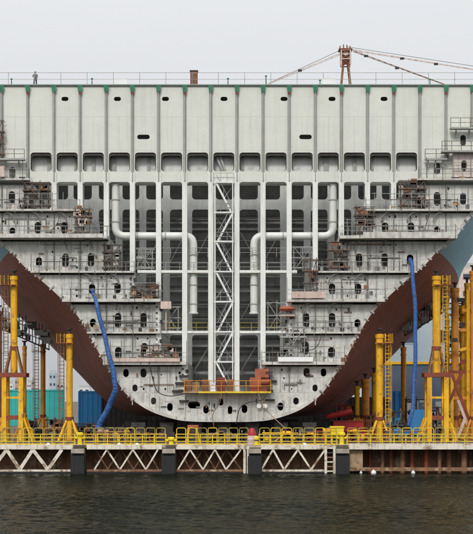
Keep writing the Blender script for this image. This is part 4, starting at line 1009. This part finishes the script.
# ------------------------------------------------------------------ under the hull: keel blocks and carts
kb = thing('keel_block', (0, 0, 0), 'dark stacked keel block under the flat bottom of the hull', 'keel block', 'keel blocks under the hull')
kb['_w'] = (0.0, 0.0, 0.0)
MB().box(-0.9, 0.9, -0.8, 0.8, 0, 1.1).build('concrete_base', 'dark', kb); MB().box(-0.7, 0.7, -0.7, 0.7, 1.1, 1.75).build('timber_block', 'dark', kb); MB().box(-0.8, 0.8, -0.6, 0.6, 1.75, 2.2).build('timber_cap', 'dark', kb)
first = True
for r_, Y in enumerate((1.5, 9, 17, 25)):
    for k in range(7):
        loc = (CXW + (k-3)*(3.3 if Y < 5 else 4.0) + (r_ % 2)*0.8, Y, DZ)
        if first: kb.location = loc; first = False
        else: dup(kb, loc)
def cart(px, Y, wd, h, m_, label, m2='dark'):
    x = W(px, 0, Y).x
    t = thing('equipment_skid', (x, Y, DZ), label, 'equipment', 'equipment standing about under the hull')
    MB().box(x-wd/2, x+wd/2, Y-0.7, Y+0.7, DZ+0.35, DZ+0.6).build('chassis', m2, t)
    MB().box(x-wd*0.42, x+wd*0.1, Y-0.6, Y+0.6, DZ+0.6, DZ+h).build('housing', m_, t); MB().box(x+wd*0.14, x+wd*0.45, Y-0.5, Y+0.5, DZ+0.6, DZ+h*0.75).build('engine', m2, t)
    MB().tube((x+wd*0.2, Y, DZ+h*0.75), (x+wd*0.2, Y, DZ+h*1.25), 0.08, 8).build('exhaust', m2, t)
    for sx in (-0.35, 0.35):
        for sy in (-0.6, 0.6):
            q = MB(); q.path([(x+wd*sx, Y+sy-0.12, DZ+0.33), (x+wd*sx, Y+sy+0.12, DZ+0.33)], 0.33, 14); q.build('wheel', 'rubber', t, smooth=True)
cart(33, 8, 2.4, 1.7, 'dark', 'dark equipment trolley behind the left table frame')
cart(56, 10, 2.6, 1.9, 'stiff', 'grey equipment trolley between the brown mast and the yellow mast')
cart(88, 9, 3.0, 1.7, 'dark', 'dark equipment trolley under the left hull beside the blue duct')
cart(126, 5, 2.6, 1.5, 'brown', 'rusty equipment trolley under the curve of the hull, right of the left duct')
cart(308, 3, 2.6, 1.4, 'pink', 'small pale pink topped trolley under the hull right of the work lights')
cart(398, 12, 3.0, 2.6, 'bluesheet', 'blue compressor cart behind the right yellow mast')
cart(421, 14, 3.4, 3.6, 'bluesheet', 'tall blue compressor cart left of the right table frame')
cart(384, 16, 2.6, 2.0, 'red', 'red equipment trolley among the right masts')
def rack(x0, x1, ytop, Y, label, mats, items, n_it=16, cat='rack'):
    a, b_ = W(x0, 0, Y).x, W(x1, 0, Y).x; zt = W(0, ytop, Y).z
    t = thing('storage_rack', ((a+b_)/2, Y, DZ), label, cat, 'racks and frames standing on the yard')
    n = max(2, round((b_-a)/1.3)); lv = max(1, round((zt-DZ)/1.6))
    for k in range(n+1):
        for sy in (-0.5, 0.5):
            x = a+(b_-a)*k/n; MB().box(x-0.07, x+0.07, Y+sy-0.07, Y+sy+0.07, DZ, zt-random.uniform(0, .5)).build('post', random.choice(mats), t)
    for k in range(lv+1):
        z = DZ+0.15+(zt-DZ-0.6)*k/lv
        for sy in (-0.5, 0.5): MB().tube((a-0.2, Y+sy-0.1, z), (b_+0.2, Y+sy-0.1, z), 0.06, 6).build('rail', random.choice(mats), t)
    for k in range(n):
        if random.random() < .6:
            xa, xb = a+(b_-a)*k/n, a+(b_-a)*(k+1)/n; MB().bar((xa, Y-0.62, DZ+0.2), (xb, Y-0.62, zt-0.5), 0.09, 0.06).build('brace', random.choice(mats), t)
    for k in range(n_it):
        x = random.uniform(a, b_); z = DZ+0.2+(zt-DZ-1.0)*random.random(); w_, h_ = random.uniform(.25, .9), random.uniform(.2, .8)
        if random.random() < .6: MB().box(max(a, x-w_/2), min(b_, x+w_/2), Y-0.4, Y+0.3, z, z+h_).build('shelf_box', random.choice(items), t)
        else:
            q = MB(); q.path([(x-w_/2, Y, z+h_/2), (x+w_/2, Y, z+h_/2)], h_/2.4, 10); q.build('cable_reel', random.choice(items), t, smooth=True)
    return t
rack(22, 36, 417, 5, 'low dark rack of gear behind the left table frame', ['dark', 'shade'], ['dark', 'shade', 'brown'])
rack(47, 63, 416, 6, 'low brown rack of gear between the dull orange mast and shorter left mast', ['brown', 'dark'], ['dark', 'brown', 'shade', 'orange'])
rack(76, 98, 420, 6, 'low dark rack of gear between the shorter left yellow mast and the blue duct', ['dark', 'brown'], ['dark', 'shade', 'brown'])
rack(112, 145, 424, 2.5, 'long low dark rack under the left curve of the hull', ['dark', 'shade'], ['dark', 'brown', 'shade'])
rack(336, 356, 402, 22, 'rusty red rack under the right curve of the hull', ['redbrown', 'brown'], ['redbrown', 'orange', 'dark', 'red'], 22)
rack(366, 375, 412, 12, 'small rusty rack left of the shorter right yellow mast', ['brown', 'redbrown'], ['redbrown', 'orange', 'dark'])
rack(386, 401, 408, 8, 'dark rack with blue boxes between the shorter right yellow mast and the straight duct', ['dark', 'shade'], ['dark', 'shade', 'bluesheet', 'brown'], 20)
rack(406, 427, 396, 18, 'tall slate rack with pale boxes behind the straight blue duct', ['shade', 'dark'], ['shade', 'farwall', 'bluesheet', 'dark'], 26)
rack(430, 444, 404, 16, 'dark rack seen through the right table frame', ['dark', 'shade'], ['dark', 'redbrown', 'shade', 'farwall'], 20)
rack(446, 484, 300, 20, 'very tall yellow and rust rack tower behind the slim masts at right', ['yellow', 'orange', 'yellow', 'brown'], ['redbrown', 'yellow', 'pink', 'orange', 'dark', 'brown'], 70, 'tower')
for (x0, x1, yt, lab, mt, it) in ((98, 128, 428, 'low yellow and rust rack behind the first hooped railing', ['olive_rail', 'brown', 'yellow'], ['brown', 'yellow', 'dark', 'tan']), (136, 164, 430, 'low rust rack of reels left of the small trestle', ['brown', 'dark'], ['dark', 'brown', 'redbrown', 'tan']), (204, 242, 430, 'low dark rack of gear between the trestle and the red drum', ['dark', 'olive_rail'], ['dark', 'brown', 'shade', 'tan']), (264, 296, 429, 'low yellow and dark rack right of the red drum', ['olive_rail', 'dark', 'yellow'], ['dark', 'brown', 'yellow', 'shade']), (304, 331, 428, 'low red and brown rack left of the yellow tool chest', ['redbrown', 'brown'], ['red', 'redbrown', 'dark', 'yellow']), (349, 371, 427, 'low red and yellow rack right of the yellow tool chest', ['redbrown', 'yellow'], ['red', 'redbrown', 'yellow', 'dark']), (386, 424, 427, 'low blue and brown rack behind the railing left of the right table frame', ['brown', 'shade'], ['bluesheet', 'brown', 'shade', 'redbrown'])):
    rack(x0, x1, yt, -3.5, lab, mt, it, 18)
# red pipe bundle under right bilge
mb = MB(); a, b_ = W(326, 417, 7), W(352, 411, 7); mb.path([a, a+(b_-a)*0.1, b_], [0.12, 0.34, 0.38], 14); lone('red_pipe', mb, 'red', 'thick red pipe lying under the right curve of the hull', 'pipe', smooth=True)
mb = MB(); p = W(346, 424, 8); mb.box(p.x-1.6, p.x+2.0, 7.2, 9, p.z-0.9, p.z+0.3); mb.box(p.x-1.7, p.x+2.1, 7.1, 9.1, p.z+0.303, p.z+0.4); lone('steel_bin', mb, 'red', 'red steel bin under the red pipe', 'bin')
mb = MB(); p = W(337, 430, -6); 
mb.box(p.x-0.7, p.x+0.7, -6.6, -5.4, DZ+0.9, DZ+1.75); mb.box(p.x-0.78, p.x+0.78, -6.7, -5.3, DZ+1.753, DZ+1.9)
for sx in (-0.6, 0.6):
    for sy in (-6.4, -5.6): mb.box(p.x+sx-0.08, p.x+sx+0.08, sy-0.08, sy+0.08, DZ, DZ+0.897)
lone('tool_chest', mb, 'bright_yellow', 'yellow tool chest behind the railing beside the right yellow bollard', 'chest')
# yellow trestle seen under keel
tt = thing('trestle', W(193, 440, -5), 'small yellow and red trestle behind the railing under the ship keel', 'trestle'); p = W(193, 0, -5)
for sx in (-1, 1):
    for sy in (-0.4, 0.4): MB().bar((p.x+sx*0.75, -5+sy, DZ), (p.x+sx*0.4, -5+sy, DZ+1.75), 0.16, 0.16).build('leg', 'yellow', tt)
MB().box(p.x-0.6, p.x+0.6, -5.5, -4.5, DZ+1.75, DZ+2.0).build('top_beam', 'orangered', tt); MB().box(p.x-0.55, p.x+0.55, -5.45, -5.3, DZ+0.9, DZ+1.05).build('cross_bar', 'orangered', tt)

# ------------------------------------------------------------------ quay edge: truss spans, fenders, bollards, railings
YF = -12.0; sF = sc(YF)
def XF(px): return (px-VX)*sF
def ZF(py): return ZC+(VY-py)*sF
def truss(x0, x1, nodes, w_, label, sub=False):
    t = thing('truss_span', (XF((x0+x1)/2), YF, ZF(471)), label, 'truss', 'truss spans along the quay edge')
    a, b_ = XF(x0), XF(x1)
    MB().box(a, b_, YF-0.22, YF-0.005, ZF(449.3), ZF(444.6)).build('top_chord', 'truss', t)
    MB().box(a, b_, YF-0.2, YF-0.03, ZF(471.5), ZF(469.5)).build('bottom_chord', 'truss' if not sub else 'quaywall', t)
    for k, (xa, xb) in enumerate(zip(nodes, nodes[1:])):
        ya, yb = (469.5, 449.5) if k % 2 == 0 else (449.5, 469.5)
        if xa < -990: continue
        MB().bar((XF(xa), YF-0.1-0.012*(k % 2), ZF(ya)), (XF(xb), YF-0.1-0.012*(k % 2), ZF(yb)), w_, 0.14).build('diagonal', 'truss', t)
        if sub: MB().bar((XF(xa), YF+0.9+0.012*(k % 2), ZF(yb)), (XF(xb), YF+0.9+0.012*(k % 2), ZF(ya)), w_*0.7, 0.12).build('diagonal', 'brown', t)
    MB().box(a, b_, YF-0.35, YF-0.205, -0.3, 0.17).build('wet_rubbing_strake', 'rubber', t)
    MB().box(a, b_, YF+0.85, YF+1.0, ZF(471.5), ZF(469.8)).build('rear_chord', 'brown', t)
truss(-42, 73, [-50, -36, -22, -8, 7, 20, 33, 48, 62][1:] , 0.36, 'truss span at the left end with thick white diagonals')
truss(87, 162, [92, 94.5, 107, 120, 133, 146, 158][1:], 0.17, 'truss span between the first and second fender with thin crossed diagonals', True)
truss(176, 244, [172, 178, 190, 203, 215, 226, 241][1:], 0.17, 'truss span between the second and third fender with thin crossed diagonals', True)
truss(261, 324, [255, 261.5, 273, 284, 298, 311, 325][1:], 0.20, 'truss span left of the rusty frame, between third and fourth fender')
cu = MB(); cu.box(XF(349), XF(520), YF-0.3, YF-0.005, ZF(449.3), ZF(443.6))
lone('edge_beam', cu, 'truss', 'plain white quay edge beam right of the fourth fender', 'beam')
for x_, label in ((78.5, 'leftmost black fender under the first yellow bollard'), (169, 'second black fender from the left, between thin truss spans'), (254.5, 'third black fender from the left, below the red drum'), (342, 'fourth black fender from the left, beside the rusty frame')):
    t = thing('fender', (XF(x_), YF-0.7, 0), label, 'fender', 'black fenders on the quay edge'); x = XF(x_)
    f = MB(); f.plate(rrect(x-0.72, x+0.72, ZF(474), ZF(455.5), 0.12, 3), [], YF-1.15, YF-0.35); fo = f.build('rubber_pad', 'rubber', t)
    MB().box(x-0.78, x+0.78, YF-0.349, YF+0.6, ZF(474), ZF(453)).build('backing_block', 'dark', t)
    MB().box(x-0.68, x+0.68, YF-1.0, YF+0.6, ZF(453)+0.003, ZF(448.5)).build('cap_block', 'concrete', t)
    for q in (-0.45, 0.45): MB().bar((x+q, YF-1.2, ZF(472)), (x+q, YF-1.2, ZF(456.5)), 0.06, 0.05).build('chain', 'dark', t)
# posts beside fenders
for (x0, x1, lab) in ((325.5, 334, 'rusty mottled steel frame left of the fourth fender'), (244.5, 248, 'narrow rusty steel frame left of the third fender')):
    t = thing('quay_frame', (XF((x0+x1)/2), YF, 0), lab, 'frame')
    for x_ in (x0, x1): MB().box(XF(x_)-0.13, XF(x_)+0.13, YF-0.5, YF-0.25, ZF(474), ZF(446)).build('post', 'truss', t)
    for k in range(6): MB().box(XF(x0)+0.132, XF(x1)-0.132, YF-0.46, YF-0.3, ZF(471-k*4.6)-0.07, ZF(471-k*4.6)+0.07).build('rung', random.choice(['truss', 'brown', 'dark']), t)
for x_, m_, label in ((79.5, 'bright_yellow', 'leftmost bright yellow bollard above the first fender'), (342, 'bright_yellow', 'bright yellow bollard above the fourth fender'), (171, 'bright_yellow', 'low bright yellow bollard above the second fender')):
    t = thing('bollard', (XF(x_), YF+0.35, DZ), label, 'bollard', 'yellow bollards along the quay edge'); x = XF(x_); h = 1.35 if x_ != 171 else 0.85
    b2_ = MB(); b2_.lathe((x, YF+0.35, DZ), [(0.36, 0), (0.36, 0.1), (0.25, 0.12), (0.23, h-0.35), (0.40, h-0.3), (0.40, h-0.1), (0.28, h)], 16); b2_.build('post', m_, t, smooth=True)
    MB().box(x-0.62, x+0.62, YF-0.4, YF+1.0, DZ-0.005, DZ+0.06).build('base_plate', 'concrete', t)
    for q in (-1, 1): MB().path([(x+q*0.25, YF+0.35, DZ+h*0.55), (x+q*0.54, YF+0.35, DZ+h*0.58)], 0.14, 10).build('horn', m_, t)
t = thing('drum', (XF(252), YF+0.6, DZ), 'red and pale pink drum standing beside the third fender', 'drum'); x = XF(252)
MB().lathe((x, YF+0.6, DZ), [(0.5, 0), (0.52, 0.05), (0.5, 0.55), (0.53, 0.6), (0.5, 0.65), (0.5, 1.0)], 18).build('body', 'pink', t, smooth=True); MB().lathe((x, YF+0.6, DZ+1.003), [(0.45, 0), (0.45, 0.35), (0.3, 0.6), (0.2, 0.8)], 18).build('cap', 'red', t, smooth=True)
t = thing('marker_post', (XF(256.5), YF+0.3, DZ), 'short yellow marker post right of the red and pink drum', 'post'); x = XF(256.5)
MB().lathe((x, YF+0.3, DZ), [(0.35, 0), (0.35, 0.1), (0.22, 0.12), (0.26, 0.8), (0.14, 0.95)], 14).build('body', 'bright_yellow', t, smooth=True); MB().lathe((x, YF+0.3, DZ+0.45), [(0.27, 0), (0.27, 0.12)], 14).build('band', 'dark', t)
# front railings and the hooped barriers behind them, span by span
def railing(x0, x1, Y, label, hoops):
    s = sc(Y); a, b_ = (x0-VX)*s, (x1-VX)*s
    t = thing('railing', ((a+b_)/2, Y, DZ), label, 'railing', 'yellow railings along the quay')
    if hoops:
        n = max(1, round((b_-a)/1.2)); wv = (b_-a)/n
        for k in range(n):
            xa, xb = a+wv*k+0.08, a+wv*(k+1)-0.08; h = 1.72; r_ = 0.2
            pts = [(xa, Y, DZ), (xa, Y, DZ+h-r_)] + [(xa+r_-r_*math.cos(R(q)), Y, DZ+h-r_+r_*math.sin(R(q))) for q in (30, 60, 90)] + [(xb-r_+r_*math.sin(R(q)), Y, DZ+h-r_+r_*math.cos(R(q))) for q in (0, 30, 60)] + [(xb, Y, DZ+h-r_), (xb, Y, DZ)]
            q = MB(); q.path(pts, 0.045, 6)
            q.build('hoop', random.choice(['olive_rail', 'olive_rail', 'olive_rail', 'yellow_rail']), t)
            q = MB(); q.tube((xa, Y, DZ+0.75), (xb, Y, DZ+0.75), 0.035, 5); q.build('mid_rail', 'olive_rail', t)
    else:
        n = max(1, round((b_-a)/1.25))
        for k in range(n+1): MB().box(a+(b_-a)*k/n-0.055, a+(b_-a)*k/n+0.055, Y-0.04, Y+0.04, DZ, DZ+1.16).build('post', 'yellow_rail', t)
        for z in (0.38, 0.76, 1.14): MB().tube((a, Y-0.06, DZ+z), (b_, Y-0.06, DZ+z), 0.05, 6).build('rail', 'yellow_rail', t)
        MB().box(a, b_, Y-0.055, Y-0.042, DZ+0.02, DZ+0.16).build('toe_board', 'yellow_rail', t)
spans = [(-40, 75, 'left of the first fender'), (84, 166, 'between the first and second fender'), (176, 249, 'between the second and third fender'), (259, 337, 'between the third and fourth fender'), (347, 500, 'right of the fourth fender')]
for x0, x1, lab in spans:
    railing(x0, x1, YF+0.5, 'straight yellow front railing ' + lab, False)
    if x0 > 60 and x1 < 400: railing(x0, x1, -7.0, 'hooped olive railing set back from the edge, ' + lab, True)
    else: railing(x0, x1, -7.0, 'hooped olive railing set back among the masts, ' + lab, True)
# small stuff on the edge: pale lamps
for x_, lab in ((48, 'left of the first fender'), (137, 'between first and second fender'), (305, 'left of the rusty frame'), (119, 'in the middle of the first thin truss span')):
    q = MB(); q.lathe((XF(x_), YF+0.2, DZ), [(0.24, 0), (0.24, 0.06), (0.2, 0.08), (0.17, 0.17), (0.08, 0.23)], 12); lone('mooring_cap', q, 'float', 'small white dome on the quay edge ' + lab, 'dome', smooth=True)
# piles under the right-hand deck
for k, x_ in enumerate((352, 361, 372, 384, 393, 404, 414, 428, 441, 452, 466, 478)):
    q = MB(); x = XF(x_); r_ = random.uniform(.16, .34); q.lathe((x, YF+0.9+random.uniform(0, 1.6), -1), [(r_, 0), (r_, 3.7)], 12)
    lone('pile', q, random.choice(['quaywall', 'brown', 'dark', 'redbrown']), 'weathered pile standing in the water under the right-hand quay edge', 'pile', 'piles under the right-hand quay edge', smooth=True)
# hanging rusty plates behind right piles
q = MB(); q.box(XF(349), XF(363), YF+0.3, YF+0.45, 0.35, 2.6); lone('timber_screen', q, 'tan', 'tan timber screen just right of the fourth fender', 'screen')
q = MB(); q.box(XF(349), XF(500), YF+0.1, YF+0.28, 0.25, 0.62); lone('waling_beam', q, 'quaywall', 'long dark waling beam near the waterline under the right-hand deck', 'beam')
for x_, r_, lab in ((373, 0.30, 'largest white float on the water right of the fourth fender'), (360.5, 0.15, 'smallest white float nearest the fourth fender'), (412.5, 0.22, 'white float farthest right near the waling beam')):
    q = MB(); x = XF(x_); q.lathe((x, YF-0.6, 0.08), [(r_*0.3, -r_), (r_*0.8, -r_*.6), (r_, 0), (r_*0.8, r_*.6), (r_*0.3, r_*.95)], 14); q.lathe((x, YF-0.6, 0.08), [(0.05, r_*.9), (0.05, r_*.9+0.1)], 8)
    lone('float', q, 'float', lab, 'float', 'white floats in the water', smooth=True)

# ------------------------------------------------------------------ background yard
YBK = 100.0; sB = sc(YBK)
def XK(px, Y=YBK): return (px-VX)*sc(Y)
def ZK(py, Y=YBK): return ZC+(VY-py)*sc(Y)
def sheet(x0, x1, ytop, Y, m_, label, cat='wall', name='sheet_wall'):
    t = thing(name, (XK((x0+x1)/2, Y), Y, DZ), label, cat); a, b_ = XK(x0, Y), XK(x1, Y); zt = ZK(ytop, Y); mb = MB(); x = a
    while x < b_-0.1:
        x2 = min(b_, x+0.9); mb.box(x, x2-0.25, Y-0.12, Y, DZ, zt); mb.box(x2-0.25, x2, Y-0.05, Y, DZ, zt); x = x2
    mb.build('corrugated_sheet', m_, t); MB().box(a-0.1, b_+0.1, Y-0.2, Y-0.123, zt-0.3, zt).build('top_rail', m_, t)
    n = max(2, int((b_-a)/6))
    for k in range(n+1): MB().box(a+(b_-a)*k/n-0.12, a+(b_-a)*k/n+0.12, Y-0.32, Y-0.21, DZ, zt).build('post', m_, t)
sheet(-60, 64, 389.5, 100, 'teal', 'long teal corrugated site wall behind the left masts')
sheet(79, 124, 391, 92, 'bluesheet', 'bright blue corrugated wall behind the left curve of the hull')
sheet(390, 401, 391, 60, 'bluesheet', 'blue container wall between the right masts', 'container', 'container')
sheet(102, 388, 397, 88, 'dark', 'long dark sheet added low under the whole hull bottom to stand for its shade')  # added dark sheet, stands in for the deep shade beneath the hull
def shed(x0, x1, ytop, ymid, Y, dep, label):
    t = thing('shed', (XK((x0+x1)/2, Y), Y, DZ), label, 'building'); a, b_ = XK(x0, Y), XK(x1, Y); zt, zm = ZK(ytop, Y), ZK(ymid, Y)
    MB().box(a, b_, Y, Y+dep, zm, zt).build('upper_wall', 'shed', t); MB().box(a, b_, Y+0.1, Y+dep-0.1, DZ, zm-0.003).build('lower_wall', 'sheddark', t)
    MB().box(a-0.4, b_+0.4, Y-0.4, Y+dep+0.4, zt+0.003, zt+0.8).build('roof', 'stiff', t)
    MB().box(a, b_, Y-0.15, Y-0.003, zm-0.25, zm+0.25).build('string_course', 'yellow', t)
    n = max(2, int((b_-a)/7))
    for k in range(n):
        xa = a+(b_-a)*(k+0.2)/n; xb = a+(b_-a)*(k+0.8)/n
        fr = MB().box(xa, xb, Y-0.1, Y-0.004, zm+(zt-zm)*0.35, zm+(zt-zm)*0.62).build('window', 'shed', t); MB().box(xa+0.25, xb-0.25, Y-0.13, Y-0.102, zm+(zt-zm)*0.37, zm+(zt-zm)*0.60).build('pane', 'glass', fr)
        MB().box(xa, xb, Y+0.02, Y+0.096, DZ, DZ+4.5).build('roller_door', 'stiff', t)
shed(384, 470, 308, 363, 120, 40, 'big pale blue-grey shed behind the right masts')
def far_building(x0, x1, ytop, Y, m_, label, floors=5):
    t = thing('far_building', (XK((x0+x1)/2, Y), Y, DZ), label, 'building', 'far buildings beyond the yard'); a, b_ = XK(x0, Y), XK(x1, Y); zt = ZK(ytop, Y)
    MB().box(a, b_, Y, Y+(b_-a)*0.8, DZ, zt).build('wall', m_, t); MB().box(a+0.3, b_-0.3, Y+1, Y+(b_-a)*0.8-1, zt+0.003, zt+1.2).build('roof', 'stiff', t)
    for k in range(floors):
        z = DZ+(zt-DZ)*(k+0.35)/floors; n = max(2, int((b_-a)/4))
        wm_ = MB()
        for q in range(n): wm_.box(a+(b_-a)*(q+0.25)/n, a+(b_-a)*(q+0.75)/n, Y-0.12, Y-0.01, z, z+(zt-DZ)*0.3/floors)
        wm_.build('window', 'glass', t)
for i, (x0, x1, yt, m_, lab) in enumerate([(6, 13, 384, 'farwall', 'low pale far building left of the left table frame'), (15, 19.5, 379, 'farrust', 'narrow brownish far building seen through the left table frame'), (27, 31, 383, 'farwall', 'pale far building right of the left table frame'), (31.5, 34.5, 380, 'farrust', 'tallest brownish far building beside the thin dull orange mast'), (49, 56, 373, 'shed', 'blue-grey far building left of the shorter yellow mast'), (56.5, 64, 383, 'farwall', 'wide pale far building behind the shorter yellow mast'), (78, 90, 388, 'farwall', 'pale far building above the blue wall'), (-12, 4, 386, 'farwall', 'pale far building at the left edge')]):
    far_building(x0, x1, yt, 420+i*8, m_, lab)
far_building(459, 492, 268, 150, 'pink', 'tall pale pinkish building at the right edge behind the slim masts', 9)

# ------------------------------------------------------------------ camera, light
cam = bpy.data.cameras.new('camera'); co = bpy.data.objects.new('camera', cam); COL.objects.link(co)
co.location = (0, -D, ZC); co.rotation_euler = (R(90), 0, 0)
cam.sensor_fit = 'HORIZONTAL'; cam.sensor_width = 36; cam.lens = 36*D/(473*S0); cam.shift_y = (VY-267)/473; cam.clip_end = 9000; cam.clip_start = 0.5
scene.camera = co
SUN_EL, SUN_AZ = 42, 192                     # azimuth from +Y, clockwise
wd = bpy.data.worlds.new('World'); scene.world = wd; wd.use_nodes = True; nt = wd.node_tree; bg = nt.nodes['Background']
sky = nt.nodes.new('ShaderNodeTexSky'); sky.sky_type = 'NISHITA'; sky.sun_disc = False; sky.sun_elevation = R(SUN_EL); sky.sun_rotation = R(SUN_AZ)
sky.dust_density = 6; sky.air_density = 1.0
hs = nt.nodes.new('ShaderNodeHueSaturation'); hs.inputs['Saturation'].default_value = 0.12
nt.links.new(sky.outputs[0], hs.inputs['Color'])
# overcast: an even cloud layer laid over the clear sky
tcw = nt.nodes.new('ShaderNodeTexCoord'); mpw = nt.nodes.new('ShaderNodeMapping'); mpw.inputs['Scale'].default_value = (1, 1, 3.5)
nw = nt.nodes.new('ShaderNodeTexNoise'); nw.inputs['Scale'].default_value = 2.2; nw.inputs['Detail'].default_value = 6
nt.links.new(tcw.outputs['Generated'], mpw.inputs[0]); nt.links.new(mpw.outputs[0], nw.inputs['Vector'])
cl = nt.nodes.new('ShaderNodeMix'); cl.data_type = 'RGBA'; cl.inputs[6].default_value = (5.4, 5.6, 5.9, 1); cl.inputs[7].default_value = (6.4, 6.5, 6.65, 1)
nt.links.new(nw.outputs['Fac'], cl.inputs[0])
mxw = nt.nodes.new('ShaderNodeMix'); mxw.data_type = 'RGBA'; mxw.inputs[0].default_value = 0.85
nt.links.new(hs.outputs[0], mxw.inputs[6]); nt.links.new(cl.outputs[2], mxw.inputs[7]); 
sx = nt.nodes.new('ShaderNodeSeparateXYZ'); nt.links.new(tcw.outputs['Generated'], sx.inputs[0])
mr = nt.nodes.new('ShaderNodeMapRange'); mr.inputs['From Min'].default_value = 0.0; mr.inputs['From Max'].default_value = 1.0; mr.inputs['To Min'].default_value = 1.0; mr.inputs['To Max'].default_value = 2.6
nt.links.new(sx.outputs['Z'], mr.inputs['Value'])
vm = nt.nodes.new('ShaderNodeVectorMath'); vm.operation = 'SCALE'; nt.links.new(mxw.outputs[2], vm.inputs[0]); nt.links.new(mr.outputs[0], vm.inputs['Scale'])
nt.links.new(vm.outputs[0], bg.inputs['Color'])
bg.inputs['Strength'].default_value = 0.10
sl = bpy.data.lights.new('sun', 'SUN'); sl.energy = 1.5; sl.angle = R(11); sl.color = (1, 0.96, 0.9)
so_ = bpy.data.objects.new('sun', sl); COL.objects.link(so_)
az, el = R(SUN_AZ), R(SUN_EL); dv = Vector((math.sin(az)*math.cos(el), math.cos(az)*math.cos(el), math.sin(el)))
so_.rotation_euler = dv.to_track_quat('Z', 'Y').to_euler()
scene.view_settings.view_transform = 'Standard'; scene.view_settings.look = 'None'; scene.view_settings.gamma = 1; scene.view_settings.exposure = 0.0
scene.view_settings.use_curve_mapping = False
scene.cycles.use_denoising = True if False else scene.cycles.use_denoising
for o in bpy.data.objects:
    if '_w' in o: del o['_w']
